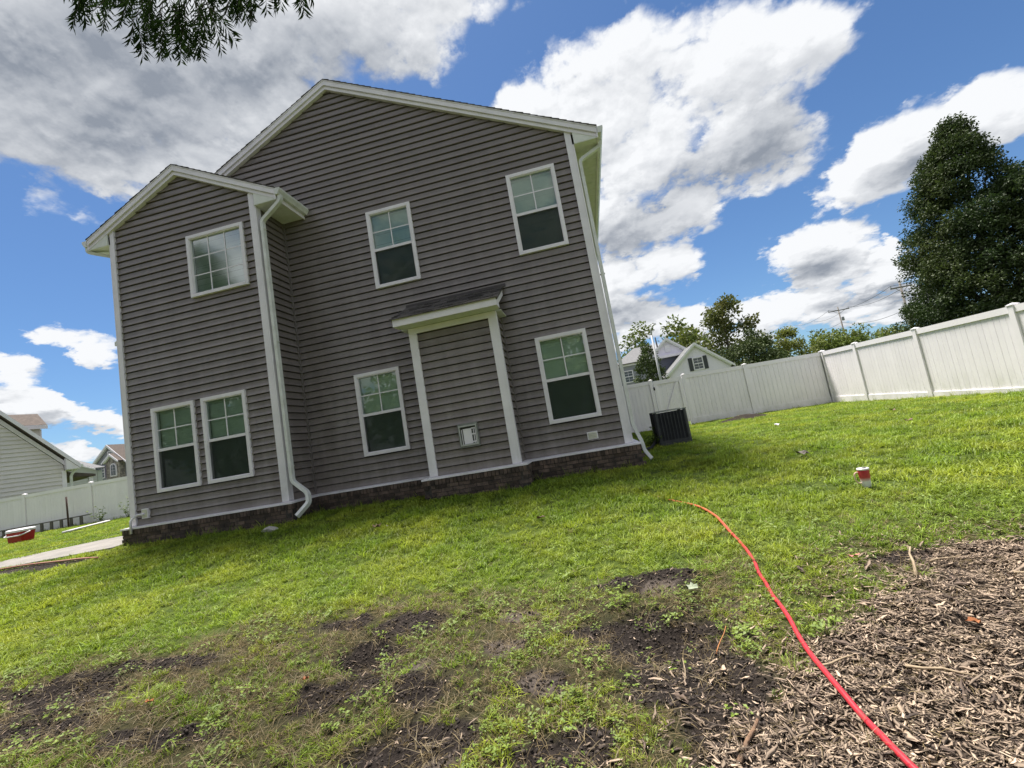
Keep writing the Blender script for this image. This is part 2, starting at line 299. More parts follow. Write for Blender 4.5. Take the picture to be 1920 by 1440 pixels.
class MB:
    def __init__(s): s.v = []; s.f = []

    def add(s, vs, fs):
        o = len(s.v); s.v.extend([tuple(map(float, p)) for p in vs]); s.f.extend([tuple(o + i for i in f) for f in fs]); return s

    def box(s, x0, x1, y0, y1, z0, z1):
        if x0 > x1: x0, x1 = x1, x0
        if y0 > y1: y0, y1 = y1, y0
        if z0 > z1: z0, z1 = z1, z0
        return s.add([(x0, y0, z0), (x1, y0, z0), (x1, y1, z0), (x0, y1, z0), (x0, y0, z1), (x1, y0, z1), (x1, y1, z1), (x0, y1, z1)],
                     [(0, 3, 2, 1), (4, 5, 6, 7), (0, 1, 5, 4), (1, 2, 6, 5), (2, 3, 7, 6), (3, 0, 4, 7)])

    def hexa(s, p):  # eight points, bottom four then top four
        return s.add(p, [(0, 3, 2, 1), (4, 5, 6, 7), (0, 1, 5, 4), (1, 2, 6, 5), (2, 3, 7, 6), (3, 0, 4, 7)])

    def prism(s, poly, axis, lo, hi):
        """poly in the plane across axis ('x': (y,z), 'y': (x,z), 'z': (x,y))."""
        def P(a, b, t): return {'x': (t, a, b), 'y': (a, t, b), 'z': (a, b, t)}[axis]
        k = len(poly); vs = [P(a, b, lo) for a, b in poly] + [P(a, b, hi) for a, b in poly]
        fs = [tuple(range(k))[::-1], tuple(range(k, 2 * k))] + [(i, (i + 1) % k, k + (i + 1) % k, k + i) for i in range(k)]
        return s.add(vs, fs)

    def tube(s, path, r, n=8, r2=None, caps=True, sq=None):
        pts = [Vector(p) for p in path]; m = len(pts); rings = []
        ref = Vector((0, 0, 1)) if abs((pts[1] - pts[0]).normalized().z) < 0.9 else Vector((0, 1, 0))
        base = len(s.v)
        for i, p in enumerate(pts):
            t = (pts[min(i + 1, m - 1)] - pts[max(i - 1, 0)]).normalized()
            a = ref - t * ref.dot(t)
            a = a.normalized() if a.length > 1e-4 else t.orthogonal().normalized()
            b = t.cross(a); ref = a
            rr = r if r2 is None else r + (r2 - r) * i / (m - 1)
            if isinstance(r, (list, tuple)): rr = r[i]
            for k in range(n):
                th = 2 * math.pi * (k + 0.5) / n
                if sq: q = a * (sq[0] * (1 if math.cos(th) > 0 else -1)) + b * (sq[1] * (1 if math.sin(th) > 0 else -1))
                else: q = a * (rr * math.cos(th)) + b * (rr * math.sin(th))
                s.v.append(tuple(p + q))
        for i in range(m - 1):
            for k in range(n):
                s.f.append((base + i * n + k, base + i * n + (k + 1) % n, base + (i + 1) * n + (k + 1) % n, base + (i + 1) * n + k))
        if caps:
            s.f.append(tuple(base + k for k in range(n))[::-1]); s.f.append(tuple(base + (m - 1) * n + k for k in range(n)))
        return s

    def lathe(s, prof, c, n=24):
        base = len(s.v)
        for rr, z in prof:
            for k in range(n):
                th = 2 * math.pi * k / n; s.v.append((c[0] + rr * math.cos(th), c[1] + rr * math.sin(th), c[2] + z))
        for i in range(len(prof) - 1):
            for k in range(n):
                s.f.append((base + i * n + k, base + i * n + (k + 1) % n, base + (i + 1) * n + (k + 1) % n, base + (i + 1) * n + k))
        s.f.append(tuple(base + k for k in range(n))[::-1]); s.f.append(tuple(base + (len(prof) - 1) * n + k for k in range(n)))
        return s

    def mesh(s, name):
        if XF is not None: s.v = [tuple(XF @ Vector(p)) for p in s.v]
        me = bpy.data.meshes.new(name); me.from_pydata(s.v, [], s.f); me.update(); return me

    def build(s, name, m, parent=None, smooth=False):
        me = s.mesh(name); return put(name, me, m, parent, smooth)


def put(name, me, m, parent=None, smooth=False, loc=None):
    o = bpy.data.objects.new(name, me); COL.objects.link(o)
    if m and not me.materials: me.materials.append(m)
    if smooth: me.polygons.foreach_set('use_smooth', [True] * len(me.polygons))
    if parent is not None:
        o.parent = parent; o.matrix_parent_inverse = Matrix.Translation(-wloc(parent))
    if loc is not None: o.location = loc
    return o


def wloc(o):
    p = o; t = Vector((0, 0, 0))
    if o.type == 'EMPTY': t = Vector(o.location)
    return t


def tag(o, label, cat=None, group=None, kind=None):
    o['label'] = label
    if cat: o['category'] = cat
    if group: o['group'] = group
    if kind: o['kind'] = kind
    return o


def thing(name, loc, label, cat, group=None):
    o = bpy.data.objects.new(name, None); COL.objects.link(o); o.location = loc; o.empty_display_size = 0.2
    return tag(o, label, cat, group)


def np_mesh(name, V, F, attrs=None):
    V = np.ascontiguousarray(V, dtype=np.float32); F = np.ascontiguousarray(F, dtype=np.int32)
    me = bpy.data.meshes.new(name); me.vertices.add(len(V)); me.vertices.foreach_set('co', V.ravel())
    k = F.shape[1]; me.loops.add(F.size); me.loops.foreach_set('vertex_index', F.ravel())
    me.polygons.add(len(F)); me.polygons.foreach_set('loop_start', np.arange(len(F), dtype=np.int32) * k)
    me.update(calc_edges=True)
    for nm, arr in (attrs or {}).items():
        a = me.attributes.new(nm, 'FLOAT', 'POINT'); a.data.foreach_set('value', np.ascontiguousarray(arr, dtype=np.float32))
    return me


# value noise on the ground plane
_TAB = np.random.default_rng(5).random((256, 256))


def vn(x, y, f, o=0):
    x = np.asarray(x, float) * f + 37.3 * o; y = np.asarray(y, float) * f + 91.7 * o
    xi = np.floor(x).astype(int); yi = np.floor(y).astype(int); fx = x - xi; fy = y - yi
    fx = fx * fx * (3 - 2 * fx); fy = fy * fy * (3 - 2 * fy)
    T = lambda a, b: _TAB[a & 255, b & 255]
    return (T(xi, yi) * (1 - fx) + T(xi + 1, yi) * fx) * (1 - fy) + (T(xi, yi + 1) * (1 - fx) + T(xi + 1, yi + 1) * fx) * fy


def fbm(x, y, f, o=0, n=4):
    s = 0; a = 1; t = 0
    for i in range(n): s = s + a * vn(x, y, f * 2 ** i, o + i); t += a; a *= 0.5
    return s / t


def sstep(a, b, x):
    t = np.clip((np.asarray(x, float) - a) / (b - a), 0, 1); return t * t * (3 - 2 * t)


# ------------------------------------------------------------------ ground
KY = [-40, -12, -9, -6, -3.5, -.8, 2, 10, 20, 60, 400]; KZ = [-.7, -.5, -.42, -.30, -.12, .12, .20, .28, .32, .4, .4]


def ground_base(x, y):
    return np.interp(y, KY, KZ) - .012 * np.clip(np.asarray(x, float) + 4, -5, 14)


# pits and mounds dug in the bare patch: x, y, radius x, radius y, depth
PITS = [(-1.72, -5.30, .26, .20, -.12), (-1.55, -5.52, .3, .2, .02), (0.16, -5.42, .30, .26, -.14), (0.22, -4.70, .34, .16, .07), (0.30, -5.80, .3, .25, -.03), (0.05, -4.95, .35, .2, .02),
        (-3.9, -5.45, .5, .18, -.05), (-3.6, -5.25, .5, .12, .035), (-1.05, -6.1, .35, .25, -.02), (1.6, -5.2, .6, .4, .025), (2.3, -5.6, .8, .5, .03), (5.21, 8.97, .7, .45, .15)]
SOIL = [(-1.72, -5.33, .34, .26), (-1.62, -4.93, .32, .22), (-1.72, -5.68, .35, .2), (-1.05, -6.16, .42, .30), (-1.2, -5.75, .3, .2), (0.16, -5.40, .46, .34), (0.21, -4.72, .42, .20), (0.26, -5.80, .40, .3), (0.35, -6.1, .28, .3),
        (-3.95, -5.48, .75, .26), (-3.4, -5.25, .5, .14), (-3.6, -5.9, .6, .2), (-2.6, -6.0, .4, .14), (-.79, -5.36, .17, .12), (-.53, -5.77, .18, .14), (-.74, -4.97, .16, .08), (5.21, 8.8, .95, .75), (-2.2, -4.85, .3, .12), (-.2, -5.3, .25, .15),
        (-.4, -6.3, .3, .2), (1.9, -4.75, .25, .12), (-3.05, -.35, .2, .25)]
SAND = [(-.79, -5.36, .2, .14), (-.53, -5.77, .2, .15), (-.74, -4.97, .2, .1), (-1.3, -5.5, .15, .12), (-.95, -6.35, .2, .15), (0.25, -4.85, .2, .1), (.62, -5.2, .2, .1)]
MULCH = np.array([(0.1, -8.2), (.15, -6.7), (.26, -6.35), (.42, -6.04), (.72, -5.93), (.95, -5.60), (1.36, -5.25), (1.72, -4.80), (1.95, -4.52), (2.66, -4.56), (3.6, -4.75), (5.2, -5.6), (5.4, -8.2)])


DUG = [(-1.72, -5.31, .34, .24), (-1.60, -4.98, .26, .13), (.16, -5.42, .42, .34), (.24, -4.72, .40, .17), (.24, -5.85, .34, .24), (-1.05, -6.2, .34, .2), (-3.95, -5.5, .6, .2), (-3.5, -5.22, .4, .10)]


def blobs(lst, x, y):
    s = np.full(np.shape(x), -1.0)
    for cx, cy, a, b in lst:
        s = np.maximum(s, 1 - np.sqrt(((x - cx) / a) ** 2 + ((y - cy) / b) ** 2))
    return s


def mulch_sd(x, y):
    """Signed distance, positive inside the mulch bed."""
    d = np.full(np.shape(x), 1e9); ins = np.zeros(np.shape(x), bool); n = len(MULCH)
    for i in range(n):
        ax, ay = MULCH[i]; bx, by = MULCH[(i + 1) % n]; ex, ey = bx - ax, by - ay
        t = np.clip(((x - ax) * ex + (y - ay) * ey) / (ex * ex + ey * ey), 0, 1)
        d = np.minimum(d, np.hypot(x - ax - t * ex, y - ay - t * ey))
        c = ((ay > y) != (by > y)) & (x < ex * (y - ay) / (by - ay + 1e-12) + ax); ins ^= c
    return np.where(ins, d, -d)


def f_mulch(x, y):
    return sstep(-.16, .18, mulch_sd(x, y) + (fbm(x, y, 3.0, 3) - .5) * .75)


def f_soil(x, y):
    m = sstep(.02, .42, blobs(SOIL, x, y) + (fbm(x, y, 4.5, 7) - .5) * 1.5 + .02)
    # dirt strip beside the concrete
    strip = sstep(.0, .12, .30 - np.abs(y + 1.58 + .05 * np.sin(x * 2)) + (fbm(x, y, 3, 9) - .5) * .15) * sstep(-8.6, -9.1, x)
    dug = sstep(.05, .40, blobs(DUG, x, y) + (fbm(x, y, 6.0, 17) - .5) * .8)
    return np.clip(np.maximum(np.maximum(m, strip), dug), 0, 1)


def f_sparse(x, y):
    """0 lush lawn, 1 thin weedy ground."""
    a = sstep(-4.35, -5.0, y + (fbm(x, y, 1.1, 13) - .5) * .9 + .16 * np.clip(-2.2 - x, 0, 3)) * sstep(1.3, .5, x)
    b = sstep(.9, .0, -mulch_sd(x, y)) * .55
    c = sstep(.55, .75, fbm(x, y, .8, 21)) * .35 * sstep(-1.2, -2.0, y)
    return np.clip(np.maximum(np.maximum(a, b), c), 0, 1)


def f_sand(x, y):
    return sstep(.1, .6, blobs(SAND, x, y) + (fbm(x, y, 6, 5) - .5) * .8)


PATH = [(-9.05, -1.0), (-9.05, .55), (-10.9, .45), (-12.2, -.5), (-12.9, -1.25), (-10.9, -1.27)]


def in_poly(poly, x, y):
    ins = np.zeros(np.shape(x), bool); n = len(poly)
    for i in range(n):
        ax, ay = poly[i]; bx, by = poly[(i + 1) % n]
        ins ^= ((ay > y) != (by > y)) & (x < (bx - ax) * (y - ay) / (by - ay + 1e-12) + ax)
    return ins


def ground_h(x, y):
    x = np.asarray(x, float); y = np.asarray(y, float)
    h = ground_base(x, y)
    near = sstep(14, 4, np.hypot(x, y + 6))
    h = h + (fbm(x, y, .6, 1) - .5) * .07 * sstep(25, 10, np.hypot(x, y + 4)) * sstep(.2, 1.6, np.minimum(np.abs(y + .9), np.abs(y))+ .2)
    h = h + (fbm(x, y, 3.0, 2) - .5) * .035 * near
    for cx, cy, a, b, d in PITS:
        q = ((x - cx) / a) ** 2 + ((y - cy) / b) ** 2
        h = h + d * np.exp(-q * 1.3)
    rough = np.maximum(f_soil(x, y), f_mulch(x, y)) * near
    h = h + rough * ((fbm(x, y, 7, 4, 2) - .5) * .06 + (vn(x, y, 17, 6) - .5) * .035)
    return h


def axis(*segs):
    out = []
    for a, b, st in segs: out.append(np.arange(a, b, st))
    return np.concatenate(out + [[segs[-1][1]]])


def build_ground():
    xs = axis((-900, -100, 100), (-100, -30, 10), (-30, -13, .8), (-13, -5, .16), (-5, 3.6, .028), (3.6, 10, .14), (10, 40, 2.0), (40, 100, 10), (100, 900, 100))
    ys = axis((-400, -60, 60), (-60, -12, 4), (-12, -7, .4), (-7, -4.2, .028), (-4.2, -1.0, .07), (-1.0, 11, .25), (11, 60, 3), (60, 1400, 120))
    X, Y = np.meshgrid(xs, ys); Z = ground_h(X.ravel(), Y.ravel())
    nx, ny = len(xs), len(ys)
    idx = np.arange(nx * ny).reshape(ny, nx)
    F = np.stack([idx[:-1, :-1], idx[:-1, 1:], idx[1:, 1:], idx[1:, :-1]], -1).reshape(-1, 4)
    x, y = X.ravel(), Y.ravel()
    me = np_mesh('ground', np.stack([x, y, Z], 1), F, dict(soil=f_soil(x, y), mulch=f_mulch(x, y), sparse=f_sparse(x, y), sand=f_sand(x, y)))
    m = bpy.data.materials.new('lawn_soil_ground'); m.use_nodes = True; n, l = m.node_tree.nodes, m.node_tree.links
    p = n['Principled BSDF']; p.inputs['Roughness'].default_value = 0.95; p.inputs['Specular IOR Level'].default_value = 0.15
    geo = n.new('ShaderNodeNewGeometry')

    def noise(s, d=6.0):
        t = n.new('ShaderNodeTexNoise'); t.inputs['Scale'].default_value = s; t.inputs['Detail'].default_value = d; t.inputs['Roughness'].default_value = .7; l.new(geo.outputs['Position'], t.inputs['Vector']); return t.outputs[0]

    def ramp(src, c1, c2, a=.35, b=.65):
        r = n.new('ShaderNodeMapRange'); r.inputs['From Min'].default_value = a; r.inputs['From Max'].default_value = b; l.new(src, r.inputs['Value'])
        mx = n.new('ShaderNodeMixRGB'); mx.inputs[1].default_value = (*c1, 1); mx.inputs[2].default_value = (*c2, 1); l.new(r.outputs[0], mx.inputs[0]); return mx.outputs[0]

    def att(nm):
        a = n.new('ShaderNodeAttribute'); a.attribute_name = nm; return a.outputs['Fac']

    def mix(f, a, b):
        mx = n.new('ShaderNodeMixRGB'); l.new(f, mx.inputs[0]); l.new(a, mx.inputs[1]); l.new(b, mx.inputs[2]); return mx.outputs[0]
    grass = ramp(noise(14), (.045, .070, .013), (.100, .135, .022))
    thatch = ramp(noise(22), (.085, .078, .034), (.034, .034, .018))
    soil = ramp(noise(30), (.016, .0125, .011), (.046, .036, .031))
    sand = ramp(noise(40), (.16, .13, .11), (.10, .082, .07))
    mulch = ramp(noise(45), (.050, .037, .029), (.150, .115, .088))
    c = mix(att('sparse'), grass, thatch); c = mix(att('soil'), c, soil); c = mix(att('sand'), c, sand); c = mix(att('mulch'), c, mulch)
    l.new(c, p.inputs['Base Color'])
    bp = n.new('ShaderNodeBump'); bp.inputs['Strength'].default_value = 1.0; bp.inputs['Distance'].default_value = 0.03; l.new(noise(45, 8.0), bp.inputs['Height']); l.new(bp.outputs[0], p.inputs['Normal'])
    o = put('ground', me, m, smooth=True); o['kind'] = 'structure'; o['label'] = 'backyard ground of lawn and bare soil'
    return o


def gz(x, y): return float(ground_h(np.array([x]), np.array([y]))[0])


build_ground()

# concrete walk beside the house
_p = MB()
_pb = [(x, y) for x, y in PATH]
zt = 0.235
_top = [(x, y, ground_base(x, y) + .035) for x, y in _pb]
_p.add(_top + [(x, y, z - .14) for x, y, z in _top], [tuple(range(6))[::-1], tuple(range(6, 12))] + [(i, (i + 1) % 6, 6 + (i + 1) % 6, 6 + i) for i in range(6)])
o = _p.build('concrete_path', M_CONCRETE); o['kind'] = 'structure'; o['label'] = 'pale concrete walk beside the brown house'

# ------------------------------------------------------------------ the brown house
D = 0.796            # bump-out depth
PD = 0.58            # closet depth
XL, XR = -8.87, 0.60  # main house
BX0, BX1 = -8.77, -5.50  # bump-out
CX0, CX1 = -2.87, -1.31  # closet
Z0 = 0.49; CH = 0.1338
HDEEP = 12.5
RX = -4.13; RZ = 8.92   # ridge
BRX = -7.135; BRZ = 7.375
house = thing('house', (-4.1, 0, gz(-4, -1.2)), 'brown vinyl-sided two-storey house with white trim filling the view', 'house')

PROF = [(-.026, .016), (.0245, .013), (.0300, .0155), (.0295, .021), (.0240, .032), (.0165, .047), (.0105, .066), (.0065, .092), (.0045, CH - .003), (-.026, CH + .010)]


def board_mesh(u0b, u0t, u1b, u1t, zb, place, trim=1.0):
    """One lap of siding; ends run linearly from bottom to top (gable cuts)."""
    mb = MB(); vs = []
    prof = [(o_, z) for o_, z in PROF]
    k = len(prof)
    for side in (0, 1):
        for o_, z in prof:
            t = min(max(z / CH, 0.0), 1.0)
            u = (u0b + (u0t - u0b) * t) if side == 0 else (u1b + (u1t - u1b) * t)
            vs.append(place(u, o_, zb + z))
    fs = [(i, k + i, k + i + 1, i + 1) for i in range(k - 1)] + [tuple(range(k)), tuple(range(2 * k - 1, k - 1, -1))]
    mb.add(vs, fs)
    return mb


def siding(parent, place, ulo, uhi, z0, ztop, holes, seams=False):
    """ulo(z), uhi(z) give the wall's edges; holes are (u0,u1,z0,z1)."""
    i = 0
    while True:
        zb = z0 + i * CH
        if zb >= ztop: break
        zt = zb + CH; zm = zb + CH * .5
        a_b, a_t, b_b, b_t = ulo(zb), ulo(zt), uhi(zb), uhi(zt)
        if a_t > b_t: m_ = (a_t + b_t) / 2; a_t = m_ - .002; b_t = m_ + .002
        if b_b - a_b > .02:
            cuts = sorted([(h[0], h[1]) for h in holes if h[2] < zm < h[3] and h[1] > a_b and h[0] < b_b])
            segs = []; cur = (a_b, a_t)
            for c0, c1 in cuts:
                if c0 > cur[0] + .01: segs.append((cur[0], cur[1], c0, c0))
                cur = (c1, c1)
            if cur[0] < b_b - .01: segs.append((cur[0], cur[1], b_b, b_t))
            for s_ in segs:
                # long runs are two lengths lapped at a joint; both laps of a panel share the joint
                jr = random.Random(i // 2 * 7 + int(s_[0] * 10)); cut = s_[0] + (s_[2] - s_[0]) * jr.uniform(.25, .75)
                if s_[2] - s_[0] > 3.4 and s_[1] < cut - .3 and s_[3] > cut + .3 and seams:
                    board_mesh(s_[0], s_[1], cut, cut, zb, place).build('siding_board', M_SIDING, parent)
                    board_mesh(cut - .012, cut - .012, s_[2], s_[3], zb, (lambda u, o_, z: place(u, o_ + .0016, z))).build('siding_board', M_SIDING, parent)
                else:
                    board_mesh(*s_, zb, place).build('siding_board', M_SIDING, parent)
        i += 1


# wall cores (near-black colour stands in for unlit rooms, set back behind siding and windows)
wall_main = MB().prism([(XL + .05, .2), (XR - .03, .2), (XR - .03, 6.38), (RX, 8.66), (XL + .05, 6.38)], 'y', .17, HDEEP).build('gable_wall', M_INT, house)
wall_bump = MB().prism([(BX0 + .03, .2), (BX1 - .03, .2), (BX1 - .03, 6.36), (BRX, 7.16), (BX0 + .03, 6.36)], 'y', -D + .15, .168).build('projecting_wall', M_INT, house)
wall_closet = MB().box(CX0 + .03, CX1 - .03, -PD + .03, .168, .2, 3.2).build('closet_wall', M_INT, house)

WIN_MAIN = [(-3.645, -2.706, 4.256, 5.856), (-0.737, 0.200, 4.256, 5.856), (-4.361, -3.423, 1.05, 2.65), (-0.742, 0.194, 1.05, 2.65)]
WIN_BUMP = [(-7.042, -5.79, 4.611, 5.857), (-8.161, -7.219, 1.044, 2.644), (-7.059, -6.118, 1.044, 2.644)]


def main_lo(z):
    if z < 6.30: return -5.455
    if z < 7.38: return max(BRX + (BRZ - z) / .5 - .06, RX - (8.70 - z) / .5)
    return RX - (8.70 - z) / .5


def main_hi(z): return 0.50 if z < 6.42 else min(0.52, RX + (8.70 - z) / .5)


siding(wall_main, lambda u, o_, z: (u, -o_, z), main_lo, main_hi, Z0, 8.66, WIN_MAIN + [(CX0 + .02, CX1 - .02, .3, 3.35)], True)
siding(wall_bump, lambda u, o_, z: (u, -D - o_, z), lambda z: BX0 + .085 if z < 6.38 else BRX - (7.18 - z) / .5, lambda z: BX1 - .10 if z < 6.36 else BRX + (7.18 - z) / .5, Z0, 7.12, WIN_BUMP)
siding(wall_bump, lambda u, o_, z: (BX1 + o_, u, z), lambda z: -D + .09, lambda z: -.022, Z0, 6.12, [])
siding(wall_closet, lambda u, o_, z: (u, -PD - o_, z), lambda z: CX0 + .11, lambda z: CX1 - .11, Z0, 3.05, [])
siding(wall_closet, lambda u, o_, z: (CX1 + o_, u, z), lambda z: -PD + .02, lambda z: -.030, Z0, 3.1, [])
siding(wall_closet, lambda u, o_, z: (CX0 - o_, u, z), lambda z: -PD + .02, lambda z: -.030, Z0, 3.1, [])
# right side wall (seen edge-on) and left: plain lapped sheets
for xx, sg in ((XR, 1), (XL, -1)):
    mb = MB()
    for i in range(44):
        zb = Z0 + i * CH
        mb.add([(xx + sg * .02, .03, zb), (xx + sg * .02, HDEEP, zb), (xx + sg * .004, HDEEP, zb + CH), (xx + sg * .004, .03, zb + CH), (xx, .03, zb), (xx, HDEEP, zb)], [(0, 1, 2, 3), (0, 4, 5, 1)])
    mb.build('side_siding', M_SIDING, house)
mb = MB()
for i in range(44):
    zb = Z0 + i * CH
    mb.add([(BX0 - .02, -D + .02, zb), (BX0 - .02, 0, zb), (BX0 - .004, 0, zb + CH), (BX0 - .004, -D + .02, zb + CH), (BX0, -D + .02, zb), (BX0, 0, zb)], [(0, 1, 2, 3), (0, 4, 5, 1)])
mb.build('side_siding', M_SIDING, house)

# corner boards
MB().box(.492, .606, -.045, .0, Z0 + .012, 6.42).box(.604, .636, -.045, .09, Z0 + .012, 6.12).build('corner_board', M_WHITE, house)
MB().box(BX0 - .012, BX0 + .082, -D - .045, -D, Z0 + .012, 6.40).box(BX0 - .036, BX0 - .010, -D - .045, -D + .09, Z0 + .012, 6.12).build('corner_board', M_WHITE, house)
MB().box(BX1 - .104, BX1 + .008, -D - .045, -D, Z0 + .012, 6.38).box(BX1 + .006, BX1 + .034, -D - .045, -D + .09, Z0 + .012, 6.1).build('corner_board', M_WHITE, house)
MB().box(CX0, CX0 + .115, -PD - .045, -PD, Z0 + .012, 3.06).box(CX0 - .03, CX0 + .002, -PD - .045, -PD + .08, Z0 + .012, 3.155).build('corner_board', M_WHITE, house)
MB().box(CX1 - .115, CX1 + .004, -PD - .045, -PD, Z0 + .012, 3.06).box(CX1 + .002, CX1 + .034, -PD - .045, -PD + .08, Z0 + .012, 3.155).build('corner_board', M_WHITE, house)
MB().box(CX0 - .02, CX1 + .02, -PD - .049, -PD - .002, 3.05, 3.154).build('closet_beam', M_WHITE, house)
# inside corner strips
MB().box(BX1 + .0, BX1 + .045, -.045, 0, Z0 + .012, 6.1).build('inside_corner_strip', M_SIDETRIM, house)
MB().box(CX1 + .0, CX1 + .04, -.04, 0, Z0 + .012, 3.4).build('inside_corner_strip', M_SIDETRIM, house)
MB().box(CX0 - .04, CX0, -.04, 0, Z0 + .012, 3.3).build('inside_corner_strip', M_SIDETRIM, house)


# ---- windows
def slat_blind(x0, x1, z0, z1, y):
    mb = MB(); z = z0 + .01; k = random.uniform(1.06, 1.16); dy = random.uniform(.006, .012)
    while z < z1 - .01:
        dz = random.uniform(-.003, .003)
        mb.add([(x0, y - .004, z + dz), (x1, y - .004, z + dz), (x1, y - .004 + dy, z + .043 * k + dz), (x0, y - .004 + dy, z + .043 * k + dz)], [(0, 1, 2, 3)])
        z += .0425
    mb.box(x0, x1, y - .012, y + .02, z1 - .035, z1)
    return mb


def sheet(x0, x1, y, z0, z1):
    return MB().add([(x0, y, z0), (x1, y, z0), (x1, y, z1), (x0, y, z1)], [(0, 1, 2, 3)])


def window(x0, x1, z0, z1, y, kind, glass=None):
    glass = glass or M_GLASS
    c = .062; yo = y - .052
    mb = MB()
    mb.box(x0, x0 + c, yo, y + .02, z0, z1).box(x1 - c, x1, yo, y + .02, z0, z1).box(x0 + c, x1 - c, yo, y + .02, z1 - c, z1).box(x0 + c, x1 - c, yo - .008, y + .02, z0, z0 + c * .9)
    # inner step of the frame
    a0, a1, b0, b1 = x0 + c, x1 - c, z0 + c * .9, z1 - c
    st = .016
    mb.box(a0, a0 + st, yo + .014, y + .05, b0, b1).box(a1 - st, a1, yo + .014, y + .05, b0, b1).box(a0 + st, a1 - st, yo + .014, y + .05, b1 - st, b1).box(a0 + st, a1 - st, yo + .014, y + .05, b0, b0 + st)
    w = mb.build('window', M_WHITE, house)
    a0 += st; a1 -= st; b0 += st; b1 -= st
    yu = y + .002
    if kind == 'picture':
        sheet(a0, a1, yu, b0, b1).build('pane', glass, w)
        for t in (1 / 3, 2 / 3):
            xm = a0 + (a1 - a0) * t; zm = b0 + (b1 - b0) * t
            MB().box(xm - .010, xm + .010, yu - .009, yu - .0035, b0, b1).build('muntin', M_WHITE, w)
            MB().box(a0, a1, yu - .0032, yu - .0008, zm - .010, zm + .010).build('muntin', M_WHITE, w)
        slat_blind(a0 - .02, a1 + .02, b0, b1, y + .075).build('blind', M_BLIND, w)
    else:
        zm = (b0 + b1) / 2 - .012
        MB().box(a0, a1, y - .026, y + .03, zm - .026, zm + .026).build('meeting_rail', M_WHITE, w)
        sheet(a0, a1, yu, zm + .026, b1).build('pane', glass, w)
        xm = (a0 + a1) / 2; zq = (zm + .026 + b1) / 2
        MB().box(xm - .010, xm + .010, yu - .009, yu - .0035, zm + .026, b1).build('muntin', M_WHITE, w)
        MB().box(a0, a1, yu - .0032, yu - .0008, zq - .010, zq + .010).build('muntin', M_WHITE, w)
        sheet(a0, a1, yu + .022, b0, zm - .026).build('pane', glass, w)
        sheet(a0, a1, y - .018, b0, zm - .026).build('insect_screen', M_SCREEN, w)
        slat_blind(a0 - .02, a1 + .02, b0 - .01, b1, y + .075).build('blind', M_BLIND, w)
    return w


for q in WIN_MAIN: window(*q, 0, 'double')
window(*WIN_BUMP[0], -D, 'picture', M_GLASS1)
for q in WIN_BUMP[1:]: window(*q, -D, 'double')

# ---- brick foundation
LE = .13
FP = [(BX0 - LE, .8), (BX0 - LE, -D - LE), (BX1 + LE, -D - LE), (BX1 + LE, -LE), (CX0 - LE, -LE), (CX0 - LE, -PD - LE), (CX1 + LE, -PD - LE), (CX1 + LE, -LE), (XR + LE, -LE), (XR + LE, 4.2)]
brick_run = MB().box(-.098, .098, 0, .085, -.0285, .0285).mesh('brick'); brick_run.materials.append(M_BRICK)
brick_half = MB().box(-.046, .046, 0, .085, -.0285, .0285).mesh('brick'); brick_half.materials.append(M_BRICK)
brick_row = MB().hexa([(-.0285, 0, -.056), (.0285, 0, -.056), (.0285, .12, -.056), (-.0285, .12, -.056), (-.0285, 0, .042), (.0285, 0, .042), (.0285, .12, .056), (-.0285, .12, .056)]).mesh('brick'); brick_row.materials.append(M_BRICK)
ZR = Z0 - .066
for i in range(len(FP) - 1):
    (ax, ay), (bx, by) = FP[i], FP[i + 1]
    L = math.hypot(bx - ax, by - ay); ux, uy = (bx - ax) / L, (by - ay) / L; ang = math.atan2(uy, ux)
    nx, ny = -uy, ux  # inward
    # mortar core, slightly behind the brick faces
    mo = .012
    c = [(ax + nx * mo, ay + ny * mo), (bx + nx * mo, by + ny * mo), (bx + nx * .12, by + ny * .12), (ax + nx * .12, ay + ny * .12)]
    core = MB().prism(c, 'z', -.35, Z0 - .012).build('foundation_wall', M_MORTAR, house)
    nr = max(1, round(L / .0675))
    for k in range(nr):
        t = (k + .5) * L / nr
        if ay > 1.5 or by > 1.5:
            if t > 1.2: continue
        b = put('brick', brick_row, None, core, loc=(ax + ux * t + nx * -.014 + nx * random.uniform(-.003, .003), ay + uy * t + ny * -.014, ZR + random.uniform(-.0015, .0015))); b.rotation_euler = (0, 0, ang)
    for cidx in range(6):
        z = ZR - .056 - .0385 - cidx * .067
        k = 0; t = .098 if cidx % 2 == 0 else .046
        half = cidx % 2 == 1
        while t < L - .04:
            hl = .046 if half else .098
            x_, y_ = ax + ux * t, ay + uy * t
            if not (i in (0, len(FP) - 2) and y_ > 1.2) and z + .03 > ground_base(x_, y_) - .07:
                d_ = random.uniform(-.002, .004)
                b = put('brick', brick_half if half else brick_run, None, core, loc=(x_ + nx * d_, y_ + ny * d_, z)); b.rotation_euler = (0, 0, ang + random.uniform(-.006, .006))
            nxt = .098
            t += hl + .011 + nxt; half = False
